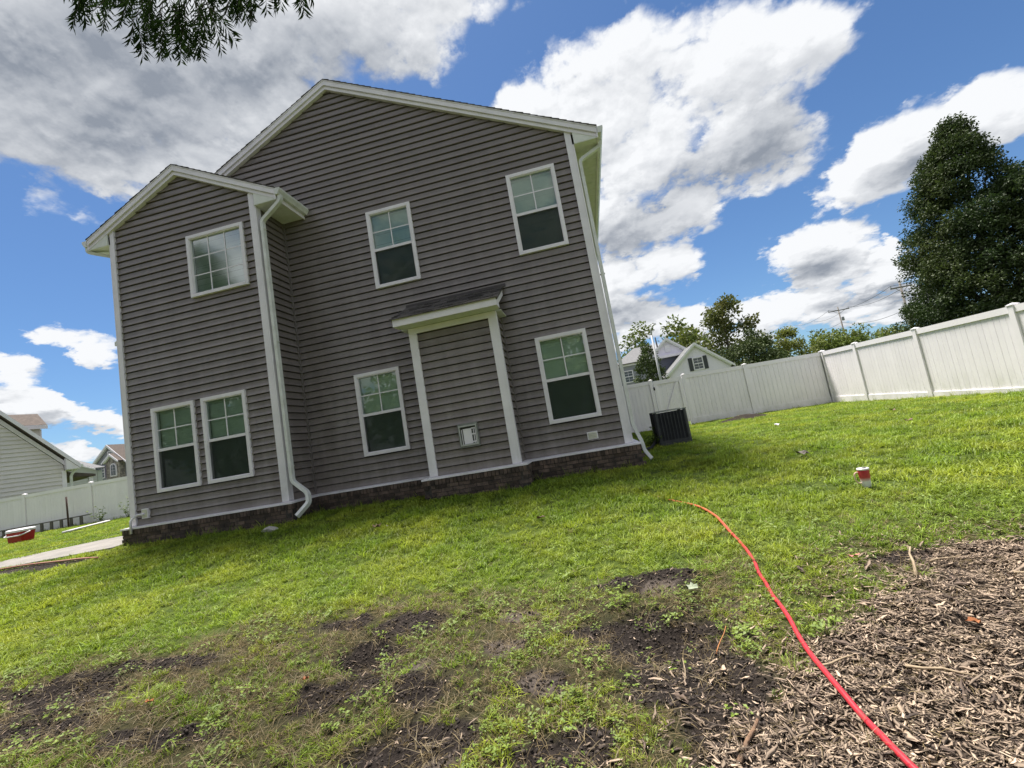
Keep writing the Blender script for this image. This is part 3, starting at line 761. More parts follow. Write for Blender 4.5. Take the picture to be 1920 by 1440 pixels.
# white flashing over the brick ledge
for i in range(len(FP) - 1):
    (ax, ay), (bx, by) = FP[i], FP[i + 1]
    L = math.hypot(bx - ax, by - ay); ux, uy = (bx - ax) / L, (by - ay) / L; nx, ny = -uy, ux
    e = .0; o_ = -.024
    # outward corners need extending, inward corners trimming: use a constant offset polygon
    def offs(j, d):
        px, py = FP[j]
        def nrm(a, b):
            l_ = math.hypot(b[0] - a[0], b[1] - a[1]); return (-(b[1] - a[1]) / l_, (b[0] - a[0]) / l_)
        n1 = nrm(FP[j - 1], FP[j]) if j > 0 else None; n2 = nrm(FP[j], FP[j + 1]) if j < len(FP) - 1 else None
        if n1 is None: return (px + n2[0] * d, py + n2[1] * d)
        if n2 is None: return (px + n1[0] * d, py + n1[1] * d)
        return (px + (n1[0] + n2[0]) * d, py + (n1[1] + n2[1]) * d)
    A0, B0 = offs(i, -.024), offs(i + 1, -.024); A1, B1 = offs(i, LE - .004), offs(i + 1, LE - .004)
    A0b, B0b = offs(i, -.021), offs(i + 1, -.021)
    mb = MB().hexa([(*A0, Z0 - .032), (*B0, Z0 - .032), (*B1, Z0 - .010), (*A1, Z0 - .010), (*A0, Z0 - .004), (*B0, Z0 - .004), (*B1, Z0 + .012), (*A1, Z0 + .012)])
    mb.build('flashing', M_WHITE, house)


# ---- roofs
def slope_board(xa, xb, ya, yb, top, t, base_drop, nm, m, ridge_x, ridge_z, parent=house):
    """Board following the slope: between xa and xb, top edge 'top' below the roof plane, thickness t."""
    za = ridge_z - .5 * abs(xa - ridge_x); zb_ = ridge_z - .5 * abs(xb - ridge_x)
    poly = [(xa, za - top - t), (xb, zb_ - top - t), (xb, zb_ - top), (xa, za - top)]
    return MB().prism(poly, 'y', ya, yb).build(nm, m, parent)


EXR = 1.084; EXL = 2 * RX - EXR
BEL, BER = -9.25, -4.99
roof = MB().prism([(EXL, RZ - .5 * (RX - EXL) - .10), (RX, RZ - .10), (EXR, RZ - .5 * (EXR - RX) - .10), (EXR, RZ - .5 * (EXR - RX) - .016), (RX, RZ - .016), (EXL, RZ - .5 * (RX - EXL) - .016)], 'y', -.085, HDEEP + .4).build('roof', M_WOODGREY, house)
broof = MB().prism([(BEL, BRZ - .5 * (BRX - BEL) - .10), (BRX, BRZ - .10), (BER, BRZ - .5 * (BER - BRX) - .10), (BER, BRZ - .5 * (BER - BRX) - .016), (BRX, BRZ - .016), (BEL, BRZ - .5 * (BRX - BEL) - .016)], 'y', -D - .085, -.09).build('gable_roof', M_WOODGREY, house)
broof2 = MB().prism([(BRX + 1.0, BRZ - .6), (BER, BRZ - .5 * (BER - BRX) - .10), (BER, BRZ - .5 * (BER - BRX) - .016), (BRX + 1.0, BRZ - .516)], 'y', -.0895, -.002).build('roof_deck', M_WOODGREY, house)


def shingle_courses(parent, ridge_x, ridge_z, ex, ya, yb, sgn):
    """Rows of shingles laid along the eave direction; each row is a part."""
    Ls = abs(ex - ridge_x); n = int(math.ceil(Ls * math.sqrt(1.25) / .145)); dx = Ls / n
    for i in range(n):
        x0 = ex - sgn * i * dx; x1 = ex - sgn * (i + 1.25) * dx
        if sgn * (x1 - ridge_x) < 0: x1 = ridge_x
        za = ridge_z - .5 * abs(x0 - ridge_x); zb_ = ridge_z - .5 * abs(x1 - ridge_x)
        j = random.uniform(-.010, .004)
        poly = [(x0 + sgn * .012, za - .016), (x1, zb_ - .016), (x1, zb_ - .004), (x0 + sgn * .012, za + .008)]
        MB().prism(poly if sgn < 0 else poly[::-1], 'y', ya + j, yb).build('shingle', M_SHINGLE, parent)


shingle_courses(roof, RX, RZ, EXR, -.128, HDEEP + .4, 1)
shingle_courses(roof, RX, RZ, EXL, -.128, HDEEP + .4, -1)
shingle_courses(broof, BRX, BRZ, BER, -D - .128, -.005, 1)
shingle_courses(broof, BRX, BRZ, BEL, -D - .128, -.125, -1)
# rakes: fascia plus a deeper frieze under it
for rx, rz, xa, xb, y0 in ((RX, RZ, EXR, EXL, 0), (BRX, BRZ, BER, BEL, -D)):
    for xe in (xa, xb):
        slope_board(xe, rx, y0 - .115, y0 - .086, .012, .118, 0, 'rake_board', M_WHITE, rx, rz)
        slope_board(xe, rx, y0 - .084, y0 - .002, .1305, .075, 0, 'rake_frieze', M_WHITE, rx, rz)
        slope_board(xe, rx, y0 - .124, y0 - .1155, .004, .03, 0, 'drip_edge', M_WHITE, rx, rz)

# small triangular plates closing the eave ends
for xw, xe, rx, rz, y0 in ((.64, EXR, RX, RZ, 0), (BX1 + .036, BER, BRX, BRZ, -D), (BX0 - .038, BEL, BRX, BRZ, -D)):
    zw_, ze_ = rz - .5 * abs(xw - rx) - .10, rz - .5 * abs(xe - rx) - .10
    MB().prism([(xw, 6.106), (xe, 6.106), (xe, ze_), (xw, zw_)], 'y', y0 - .078, y0 - .05).build('eave_end_plate', M_SOFFIT, house)
# soffits, eave fascias, gutters
zs = 6.115


def soffit(x0, x1, y0, y1, z):
    s = MB().box(x0, x1, y0, y1, z + .008, z + .02).build('soffit', M_SOFFIT, house)
    y = y0; step = .31
    while y < y1 - .02:
        MB().box(x0 + .001, x1 - .001, y + .003, min(y + step - .003, y1), z, z + .0075).build('soffit_panel', M_SOFFIT, s); y += step
    return s


soffit(.64, EXR - .01, -.08, 8.0, 6.10)
soffit(BX1 + .02, BER - .01, -D - .08, -.03, 6.085)
soffit(BEL + .01, BX0 - .03, -D - .08, -.03, 6.10)
MB().box(EXR - .02, EXR + .004, -.11, 12.5, 6.09, 6.30).build('eave_fascia', M_WHITE, house)
MB().box(BER - .02, BER + .004, -D - .11, -.004, 6.075, 6.285).build('eave_fascia', M_WHITE, house)
MB().box(BEL - .004, BEL + .02, -D - .11, 1, 6.09, 6.285).build('eave_fascia', M_WHITE, house)
GP = [(0, 0), (.06, 0), (.075, .03), (.105, .075), (.108, .12), (.094, .12), (.09, .085), (.062, .045), (.05, .012), (.012, .012), (.012, .12), (0, .12)]
for x0, sg, ya, yb, z in ((EXR + .005, 1, -.125, 12.4, 6.165), (BER + .005, 1, -D - .12, -.006, 6.16), (BEL - .005, -1, -D - .12, -.1, 6.165)):
    poly = [(x0 + sg * a, z + b) for a, b in GP]
    g_ = MB().prism(poly, 'y', ya, yb).build('gutter', M_GUTTER, house)
    MB().prism([(x0 + sg * a, z + b) for a, b in [(0, 0), (.06, 0), (.075, .03), (.105, .075), (.108, .12), (0, .12)]], 'y', ya - .004, ya - .001).build('end_cap', M_GUTTER, g_)


def rounded(path, r=.06, k=4):
    pts = [Vector(p) for p in path]; out = [pts[0]]
    for i in range(1, len(pts) - 1):
        a = (pts[i - 1] - pts[i]); b = (pts[i + 1] - pts[i]); ra = min(r, a.length * .45); rb = min(r, b.length * .45)
        p0 = pts[i] + a.normalized() * ra; p1 = pts[i] + b.normalized() * rb
        for j in range(k + 1):
            t = j / k; out.append(p0 * (1 - t) ** 2 + pts[i] * 2 * t * (1 - t) + p1 * t * t)
    out.append(pts[-1]); return out


def downspout(path, bands):
    o = MB().tube(rounded(path), .04, 4, sq=(.040, .030)).build('downspout', M_GUTTER, house)
    for (x, y, z) in bands:
        MB().box(x - .045, x + .045, y - .036, y + .036, z, z + .012).build('bracket', M_GUTTER, o)


downspout([(-4.935, -.84, 6.17), (-4.935, -.84, 6.06), (-5.385, -.80, 5.78), (-5.385, -.80, .84), (-5.075, -.86, .60), (-5.06, -.88, .43), (-5.21, -1.04, .24)], [(-5.385, -.80, 5.6), (-5.385, -.80, 3.4), (-5.385, -.80, 1.1)])
downspout([(1.13, .14, 6.17), (1.12, .14, 6.06), (.695, .12, 5.86), (.695, .12, .80), (.79, .08, .48), (.80, .06, .33), (.89, .0, .17)], [(.695, .12, 5.5), (.695, .12, 3.6), (.695, .12, .9)])
downspout([(-9.31, -.84, 6.17), (-9.31, -.84, 6.08), (-8.84, -.55, 5.95), (-8.84, -.5, .5)], [])

# ---- closet roof
cr = MB().prism([(-.95, 3.285), (-.001, 3.76), (-.001, 3.715), (-.93, 3.25)], 'x', -3.06, -1.16).build('closet_roof', M_WOODGREY, house)
for i in range(8):
    y0 = -.975 + i * .120; x = -3.08 - random.uniform(0, .1)
    while x < -1.135:
        w_ = random.uniform(.13, .30); xa = max(x, -3.08); xb = min(x + w_ - .006, -1.135)
        if xb - xa > .02:
            za = 3.285 + (y0 + .95) * .5; th = random.choice((.006, .015, .022)); yy0 = y0 - random.uniform(0, .008); yy1 = min(y0 + .17, -.002)
            z1_ = za + (yy1 - y0) * .5
            MB().hexa([(xa, yy0, za), (xb, yy0, za), (xb, yy1, z1_ - .002), (xa, yy1, z1_ - .002), (xa, yy0, za + .006 + th), (xb, yy0, za + .006 + th), (xb, yy1, z1_ + .006), (xa, yy1, z1_ + .006)]).build('shingle', M_SHINGLE, cr)
        x += w_
MB().box(-3.04, -1.18, -.948, -.926, 3.155, 3.294).build('closet_fascia', M_WHITE, house)
for xa, xb in ((-1.205, -1.178), (-3.042, -3.015)):
    MB().prism([(-.924, 3.155), (-.70, 3.155), (-.70, 3.25), (-.30, 3.45), (-.050, 3.575), (-.050, 3.70), (-.924, 3.262)], 'x', xa, xb).build('closet_rake', M_WHITE, house)
s_ = MB().box(-3.013, -1.207, -.924, -PD - .05, 3.168, 3.178).build('closet_soffit', M_SOFFIT, house)
for i in range(12):
    xa = -3.012 + i * .1505
    MB().box(xa + .003, xa + .1475, -.923, -PD - .051, 3.159, 3.167).build('soffit_panel', M_SOFFIT, s_)
MB().box(-3.04, -1.18, -PD - .0, -.050, 3.160, 3.17).build('closet_ceiling', M_SOFFIT, house)
MB().prism([(-.03, 3.73), (-.006, 3.74), (-.006, 3.80), (-.024, 3.80)], 'x', -3.10, -1.10).build('roof_flashing', mat('brown_flashing', (.06, .05, .05), rough=.5), house)

# ---- fittings on the wall
# clear-covered box with a white panel inside, on the closet wall
cb = MB(); x0, x1, z0_, z1_ = -2.275, -1.918, .90, 1.316; yb_ = -PD - .022
M_GREYBOX = mat('grey_plastic', (.22, .225, .215), (.16, .165, .16), rough=.35)
cb.box(x0, x0 + .045, yb_ - .035, yb_, z0_, z1_).box(x1 - .045, x1, yb_ - .035, yb_, z0_, z1_).box(x0 + .045, x1 - .045, yb_ - .035, yb_, z1_ - .04, z1_).box(x0 + .045, x1 - .045, yb_ - .035, yb_, z0_, z0_ + .045)
wb = cb.build('wall_box', M_GREYBOX, house)
MB().box(x0 + .02, x0 + .036, yb_ - .05, yb_ - .036, z0_ + .03, z1_ - .03).box(x1 - .036, x1 - .02, yb_ - .05, yb_ - .036, z0_ + .03, z1_ - .03).box(x0 + .036, x1 - .036, yb_ - .05, yb_ - .036, z0_ + .03, z0_ + .06).box(x0 + .036, x1 - .036, yb_ - .05, yb_ - .036, z1_ - .06, z1_ - .035).build('cover_rim', mat('pale_plastic_rim', (.45, .46, .44), rough=.3), wb)
MB().box(x0 + .045, x1 - .045, yb_ - .006, yb_ - .002, z0_ + .045, z1_ - .04).build('back_panel', mat('dark_panel', (.05, .055, .055), rough=.5), wb)
MB().box(x0 + .085, x0 + .235, yb_ - .018, yb_ - .007, z0_ + .05, z1_ - .095).build('white_panel', M_WHITE, wb)
for zz in (z0_ + .075, z0_ + .205, z1_ - .11):
    MB().box(x0 + .237, x1 - .048, yb_ - .016, yb_ - .008, zz, zz + .022).build('bar', M_WHITE, wb)
for xx in (x0 + .055, x1 - .092, x1 - .062):
    MB().box(xx, xx + .013, yb_ - .021, yb_ - .0165, z0_ + .05, z1_ - .1).build('bar', M_WHITE, wb)
# small hooded vent
M_CREAM = mat('cream_plastic', (.62, .61, .50), (.52, .51, .42), rough=.5)
v_ = MB().box(-.125, .062, -.034, -.005, .664, .802).build('vent_hood', M_WHITE, house)
for k in range(4):
    zz = .682 + k * .028
    MB().hexa([(-.105, -.046, zz), (.042, -.046, zz), (.042, -.0345, zz + .008), (-.105, -.0345, zz + .008), (-.105, -.046, zz + .004), (.042, -.046, zz + .004), (.042, -.0345, zz + .024), (-.105, -.0345, zz + .024)]).build('louver', M_CREAM, v_)
# outlet box with conduit
ob = MB().box(-8.53, -8.392, -D - .06, -D - .005, .615, .797).build('outlet_box', M_WHITE, house)
MB().box(-8.51, -8.412, -D - .068, -D - .061, .635, .777).build('outlet_cover', M_CREAM, ob)
MB().tube(rounded([(-8.455, -D - .075, .70), (-8.62, -D - .09, .70), (-8.66, -D - .17, .62), (-8.66, -D - .17, .38)], .05), .021, 10).build('conduit_pipe', M_WHITE, house, True)
# side bay eave seen past the left corner
MB().hexa([(-9.5, -.30, 4.25), (-8.80, -.30, 4.25), (-8.80, 1.5, 4.25), (-9.5, 1.5, 4.25), (-9.5, -.30, 4.33), (-8.80, -.30, 4.62), (-8.80, 1.5, 4.62), (-9.5, 1.5, 4.33)]).build('side_hood', M_SOFFIT, house)

# ------------------------------------------------------------------ fences


def fence_run(name, label, posts, zg, axis_, fixed, H=1.78, bw=.152, skip=()):
    """posts: positions along the run; axis_ 'x' (faces -Y) or 'y' (faces -X)."""
    f = thing(name, ((posts[0] + posts[-1]) / 2, fixed, zg((posts[0] + posts[-1]) / 2)) if axis_ == 'x' else (fixed, (posts[0] + posts[-1]) / 2, zg((posts[0] + posts[-1]) / 2)), label, 'fence')

    def B(u0, u1, d0, d1, z0, z1): return (u0, u1, fixed + d0, fixed + d1, z0, z1) if axis_ == 'x' else (fixed + d0, fixed + d1, u0, u1, z0, z1)

    def W(mb, u0, u1, d0, d1, za0, za1, zb0, zb1):
        p = []
        for z0, z1 in ((za0, zb0), (za1, zb1)):
            for u, d, z in ((u0, d0, z0), (u1, d0, z1), (u1, d1, z1), (u0, d1, z0)):
                p.append((u, fixed + d, z) if axis_ == 'x' else (fixed + d, u, z))
        return mb.hexa(p)
    for u in posts:
        g = zg(u)
        p = MB().box(*B(u - .0635, u + .0635, -.0635, .0635, g - .3, g + H + .062)).build('post', M_FENCE, f)
        mb = MB().box(*B(u - .075, u + .075, -.075, .075, g + H + .062, g + H + .082))
        c = [(u - .07, -.07), (u + .07, -.07), (u + .07, .07), (u - .07, .07)]
        pts = [((a, fixed + d, g + H + .082) if axis_ == 'x' else (fixed + d, a, g + H + .082)) for a, d in c] + [((u, fixed, g + H + .112) if axis_ == 'x' else (fixed, u, g + H + .112))]
        mb.add(pts, [(0, 1, 4), (1, 2, 4), (2, 3, 4), (3, 0, 4)])
        mb.build('post_cap', M_FENCE, p)
    for k in range(len(posts) - 1):
        if k in skip: continue
        a, b = posts[k] + .064, posts[k + 1] - .064; ga, gb = zg(posts[k]), zg(posts[k + 1])
        gl = lambda u: ga + (gb - ga) * (u - a) / (b - a)
        W(MB(), a, b, -.042, .042, ga + H - .085, ga + H + .055, gb + H - .085, gb + H + .055).build('top_rail', M_FENCE, f)
        W(MB(), a, b, -.042, .042, ga - .06, ga + .15, gb - .06, gb + .15).build('bottom_rail', M_FENCE, f)
        n = max(1, round((b - a) / bw)); w = (b - a) / n
        for i in range(n):
            u0, u1 = a + i * w + .0032, a + (i + 1) * w - .0032
            g0, g1 = gl(u0), gl(u1)
            W(MB(), u0, u1, -.018 + random.uniform(-.001, .001), .011, g0 + .149, g0 + H - .084, g1 + .149, g1 + H - .084).build('board', M_FENCE, f)
        W(MB(), a, b, -.001, .009, ga + .14, ga + H - .07, gb + .14, gb + H - .07).build('groove_backing', M_FENCE, f)
    return f


XB, YA = 8.75, 10.25
zgA = lambda u: float(np.interp(u, [0, 3.73, 6.0, 8.7], [.30, .30, .26, .22]))
zgB = lambda u: float(np.interp(u, [-4, 2.47, 5.29, 8.09, 10.3], [-.15, .0, .075, .16, .22]))
fence_run('vinyl_fence', 'white vinyl privacy fence running behind the air conditioner from the gate to the corner', [3.76, 6.02, XB], zgA, 'x', YA)
fence_run('vinyl_fence', 'white vinyl privacy fence along the lawn edge below the big dark tree', [-3.3, -.4, 2.47, 5.29, 8.09, YA - .07], zgB, 'y', XB)
fence_run('vinyl_fence', 'short white vinyl fence panel between house wall and gate', [.74, 2.52], lambda u: .30, 'x', YA)
zgL = lambda u: .31
fence_run('vinyl_fence', 'white vinyl fence behind the ladder and red cooler', [-32.2, -28.6, -25.05, -21.5, -18.0, -14.6], zgL, 'x', 8.3, H=1.68)
# gate with diagonal brace
gt = thing('fence_gate', (3.1, YA, .3), 'white vinyl gate with diagonal brace next to the air conditioner', 'gate')
g0, g1, gb_ = 2.60, 3.68, .34
for a, b in ((g0, g0 + .12), (g1 - .12, g1)): MB().box(a, b, YA - .055, YA + .03, gb_, gb_ + 1.76).build('stile', M_FENCE, gt)
MB().box(g0 + .121, g1 - .121, YA - .05, YA + .028, gb_ + 1.60, gb_ + 1.755).build('top_rail', M_FENCE, gt)
MB().box(g0 + .121, g1 - .121, YA - .05, YA + .028, gb_, gb_ + .14).build('bottom_rail', M_FENCE, gt)
for i in range(5):
    w = (g1 - g0 - .242) / 5; a = g0 + .121 + i * w
    MB().box(a + .003, a + w - .003, YA - .010, YA + .012, gb_ + .14, gb_ + 1.60).build('board', M_FENCE, gt)
MB().hexa([(g0 + .13, YA - .055, gb_ + .15), (g0 + .24, YA - .055, gb_ + .15), (g0 + .24, YA - .0115, gb_ + .15), (g0 + .13, YA - .0115, gb_ + .15),
           (g1 - .24, YA - .055, gb_ + 1.59), (g1 - .125, YA - .055, gb_ + 1.59), (g1 - .125, YA - .0115, gb_ + 1.59), (g1 - .24, YA - .0115, gb_ + 1.59)]).build('brace', M_FENCE, gt)
for zz in (.62, 1.75): MB().box(g0 - .03, g0 + .03, YA - .072, YA - .0565, gb_ + zz - .35, gb_ + zz - .23).build('hinge', M_COIL, gt)

# ------------------------------------------------------------------ air conditioner
ax0, ax1, ay0, ay1 = 1.42, 2.16, 2.79, 3.53; az0 = gz(1.8, 3.0) - .005; az1 = .94
ac = thing('air_conditioner', ((ax0 + ax1) / 2, (ay0 + ay1) / 2, az0), 'dark grey air conditioner condenser with ribbed sides beside the house', 'air conditioner')
MB().box(ax0 + .006, ax1 - .006, ay0 + .006, ay1 - .006, az0, az0 + .045).build('pad', M_DARKMETAL, ac)
MB().box(ax0 + .012, ax1 - .012, ay0 + .012, ay1 - .012, az0 + .046, az0 + .12).build('base_pan', M_DARKMETAL, ac)
MB().box(ax0 + .03, ax1 - .03, ay0 + .03, ay1 - .03, az0 + .12, az1 - .05).build('coil', M_COIL, ac)
for px, py in ((ax0, ay0), (ax1 - .07, ay0), (ax0, ay1 - .07), (ax1 - .07, ay1 - .07)):
    sx = px < 1.8; sy = py < 3.1
    a, b = px, px + .07; c, d = py, py + .07
    ch = .035
    poly = [(a, c), (b, c), (b, d), (a, d)]
    if sx and sy: poly = [(a + ch, c), (b, c), (b, d), (a, d), (a, c + ch)]
    if not sx and sy: poly = [(a, c), (b - ch, c), (b, c + ch), (b, d), (a, d)]
    MB().prism(poly, 'z', az0 + .05, az1 - .03).build('corner_post', M_DARKMETAL, ac)
for face in range(3):
    mb = MB(); nrib = 8
    for i in range(nrib):
        t0 = .075 + i * (.74 - .15) / nrib; t1 = t0 + .016
        if face == 0: mb.box(ax0 + t0, ax0 + t1, ay0 + .002, ay0 + .028, az0 + .12, az1 - .05)
        elif face == 1: mb.box(ax0 + .002, ax0 + .028, ay0 + t0, ay0 + t1, az0 + .12, az1 - .05)
        else: mb.box(ax1 - .028, ax1 - .002, ay0 + t0, ay0 + t1, az0 + .12, az1 - .05)
    z = az0 + .13
    while z < az1 - .06:
        if face == 0: mb.add([(ax0 + .07, ay0 + .006, z), (ax1 - .07, ay0 + .006, z), (ax1 - .07, ay0 + .024, z + .014), (ax0 + .07, ay0 + .024, z + .014)], [(0, 1, 2, 3)])
        elif face == 1: mb.add([(ax0 + .006, ay0 + .07, z), (ax0 + .006, ay1 - .07, z), (ax0 + .024, ay1 - .07, z + .014), (ax0 + .024, ay0 + .07, z + .014)], [(0, 1, 2, 3)])
        else: mb.add([(ax1 - .006, ay0 + .07, z), (ax1 - .006, ay1 - .07, z), (ax1 - .024, ay1 - .07, z + .014), (ax1 - .024, ay0 + .07, z + .014)], [(0, 1, 2, 3)])
        z += .022
    mb.build('louver_panel', M_DARKMETAL, ac)
MB().box(ax0 - .006, ax1 + .006, ay0 - .006, ay1 + .006, az1 - .03, az1 - .008).build('top_rim', M_GREYMETAL, ac)
mb = MB(); cx, cy = (ax0 + ax1) / 2, (ay0 + ay1) / 2
for rr in np.arange(.06, .34, .035):
    mb.tube([(cx + rr * math.cos(t), cy + rr * math.sin(t), az1) for t in np.linspace(0, 2 * math.pi, 33)], .004, 4, caps=False)
mb.build('fan_grille', M_DARKMETAL, ac)
for k, zz in enumerate((.02, .07)):
    MB().tube(rounded([(.66, 1.3 + k * .06, .42 - zz), (.9, 1.6, gz(.9, 1.6) + .07 + zz * .3), (1.2, 2.3 + k * .1, gz(1.2, 2.3) + .05 + zz * .3), (1.43, 3.1, az0 + .12 + zz)], .2), .022 if k else .012, 8).build('refrigerant_pipe', M_COIL, ac, True)

# ------------------------------------------------------------------ tumbler on the lawn
tx, ty = 2.54, -3.12; tz = gz(tx, ty) + .012
tb = thing('tumbler_cup', (tx, ty, tz), 'red and white tumbler with handle and lid standing on the lawn', 'cup')
mt = bpy.data.materials.new('tumbler_gradient'); mt.use_nodes = True; n_, l_ = mt.node_tree.nodes, mt.node_tree.links
geo = n_.new('ShaderNodeNewGeometry'); sp = n_.new('ShaderNodeSeparateXYZ'); l_.new(geo.outputs['Position'], sp.inputs[0])
mr_ = n_.new('ShaderNodeMapRange'); mr_.inputs['From Min'].default_value = tz; mr_.inputs['From Max'].default_value = tz + .2; l_.new(sp.outputs['Z'], mr_.inputs['Value'])
cr_ = n_.new('ShaderNodeValToRGB'); l_.new(mr_.outputs[0], cr_.inputs[0])
e_ = cr_.color_ramp.elements; e_[0].position = .0; e_[0].color = (.01, .015, .04, 1); e_[1].position = 1; e_[1].color = (.40, .012, .03, 1)
for p_, c_ in ((.06, (.02, .03, .06, 1)), (.12, (.62, .64, .66, 1)), (.36, (.66, .66, .67, 1)), (.56, (.45, .05, .07, 1))):
    q_ = e_.new(p_); q_.color = c_
pb = n_['Principled BSDF']; pb.inputs['Roughness'].default_value = .28; l_.new(cr_.outputs[0], pb.inputs['Base Color'])
MB().lathe([(.001, 0), (.034, 0), (.037, .004), (.040, .06), (.047, .12), (.051, .186), (.050, .19), (.047, .188)], (tx, ty, tz), 32).build('body', mt, tb, True)
MB().lathe([(.052, .186), (.0535, .190), (.0535, .199), (.050, .204), (.044, .204), (.042, .200), (.001, .200)], (tx, ty, tz), 32).build('lid', mat('clear_white_lid', (.72, .70, .72), rough=.2), tb, True)
MB().box(tx - .004, tx + .028, ty - .008, ty + .008, tz + .201, tz + .207).build('lid_slider', M_COIL, tb)
hd = [(tx - .045, ty, tz + .165), (tx - .075, ty - .004, tz + .168), (tx - .092, ty - .005, tz + .15), (tx - .088, ty - .005, tz + .09), (tx - .068, ty - .004, tz + .06), (tx - .038, ty, tz + .06)]
MB().tube(rounded(hd, .02), .007, 8).build('handle', mat('pink_handle', (.55, .18, .16), (.62, .50, .40), rough=.4), tb, True)

# ------------------------------------------------------------------ red cooler, ladder, stake, pipes by the far fence
cx, cy = -18.55, 3.85; cz = gz(cx, cy) + .02
M_COOL = mat('red_cooler_plastic', (.42, .012, .02), (.36, .014, .022), rough=.35)
ck = thing('cooler', (cx, cy, cz), 'red cooler with white lid and swing handle standing on the grass', 'cooler')
w, d_, h = .34, .20, .32
ch = .05
poly = lambda w, d: [(cx - w + ch, cy - d), (cx + w - ch, cy - d), (cx + w, cy - d + ch), (cx + w, cy + d - ch), (cx + w - ch, cy + d), (cx - w + ch, cy + d), (cx - w, cy + d - ch), (cx - w, cy - d + ch)]
mb = MB(); p0, p1 = poly(w - .03, d_ - .03), poly(w, d_)
mb.add([(*p, cz) for p in p0] + [(*p, cz + h) for p in p1], [tuple(range(8))[::-1], tuple(range(8, 16))] + [(i, (i + 1) % 8, 8 + (i + 1) % 8, 8 + i) for i in range(8)])
mb.build('body', M_COOL, ck)
mb = MB(); p0, p1 = poly(w + .015, d_ + .015), poly(w - .03, d_ - .03)
mb.add([(*p, cz + h + .001) for p in p0] + [(*p, cz + h + .06) for p in p0] + [(*p, cz + h + .10) for p in p1], [tuple(range(8))[::-1], tuple(range(16, 24))] + [(i, (i + 1) % 8, 8 + (i + 1) % 8, 8 + i) for i in range(8)] + [(8 + i, 8 + (i + 1) % 8, 16 + (i + 1) % 8, 16 + i) for i in range(8)])
mb.build('lid', M_WHITE, ck)
MB().tube(rounded([(cx - w - .03, cy, cz + h - .02), (cx - w - .02, cy - d_ - .05, cz + .21), (cx + w + .02, cy - d_ - .05, cz + .21), (cx + w + .03, cy, cz + h - .02)], .12), .02, 8).build('handle', M_WHITE, ck, True)

ld = thing('ladder', (-24, 8.0, .3), 'grey ladder lying on its edge against the white fence behind the cooler', 'ladder')
lz = .28
MB().hexa([(-28.2, 7.99, .60), (-21.3, 7.99, .70), (-21.3, 8.05, .70), (-28.2, 8.05, .60), (-28.2, 7.99, .645), (-21.3, 7.99, .745), (-21.3, 8.05, .745), (-28.2, 8.05, .645)]).build('rail', M_WOODGREY, ld)
MB().hexa([(-28.2, 7.99, .26), (-21.3, 7.99, .30), (-21.3, 8.05, .30), (-28.2, 8.05, .26), (-28.2, 7.99, .305), (-21.3, 7.99, .345), (-21.3, 8.05, .345), (-28.2, 8.05, .305)]).build('rail', M_WOODGREY, ld)
for k in range(12):
    x = -21.75 - k * .515
    zb_ = .345 - (x + 21.3) * -.0058; zt_ = .70 + (x + 21.3) * .0145
    MB().box(x - .065, x + .065, 8.0, 8.04, zb_, zt_ + .01).build('rung', M_WOODGREY, ld)
tag(MB().tube([(-22.19, 7.86, .2), (-22.21, 7.86, .9), (-22.23, 7.86, 1.62)], .033, 8).build('garden_stake', mat('rusty_stake', (.075, .045, .038), rough=.8), None, True), 'thin rusty stake standing upright in front of the ladder', 'stake')
pp = None
for k in range(2):
    xa, ya, xb, yb = -17.4, 4.2 + k * .2, -18.7 - k * .1, 6.7
    o = MB().tube([(xa, ya, gz(xa, ya) + .07), ((xa + xb) / 2, (ya + yb) / 2, gz((xa + xb) / 2, (ya + yb) / 2) + .07), (xb, yb, gz(xb, yb) + .07)], .035, 8).build('plastic_pipe', M_WHITE, None, True)
    tag(o, ('white plastic pipe lying in the grass, nearer the cooler', 'white plastic pipe lying in the grass, nearer the house')[k], 'pipe', 'white pipes lying in the grass')

# ------------------------------------------------------------------ hoses
HP = [(0.60, -2.18), (0.641, -2.242), (0.878, -2.782), (1.0, -3.25), (0.99, -3.836), (0.975, -4.359), (0.921, -4.84), (0.867, -5.272), (0.83, -5.649), (0.812, -5.937), (0.814, -6.17), (0.821, -6.375), (.85, -6.8), (.95, -7.6)]


def spline(pts, n):
    P = np.array(pts, float); k = len(P); out = []
    for i in range(k - 1):
        p0, p1, p2, p3 = P[max(i - 1, 0)], P[i], P[i + 1], P[min(i + 2, k - 1)]
        for t in np.linspace(0, 1, n, endpoint=False):
            out.append(.5 * ((2 * p1) + (-p0 + p2) * t + (2 * p0 - 5 * p1 + 4 * p2 - p3) * t * t + (-p0 + 3 * p1 - 3 * p2 + p3) * t ** 3))
    out.append(P[-1]); return np.array(out)


def hose(name, pts, r, m, lift):
    q = spline(pts, 10); q[:, 0] += (vn(q[:, 0], q[:, 1], 2.3, 5) - .5) * .035 + (vn(q[:, 0], q[:, 1], 6.0, 8) - .5) * .012; z = ground_h(q[:, 0], q[:, 1])
    k = np.ones(9) / 9; zp = np.pad(z, 4, 'edge'); z = np.convolve(zp, k, 'valid')
    return MB().tube([(a, b, c + lift(a, b)) for (a, b), c in zip(q, z)], r, 10).build(name, m, None, True)


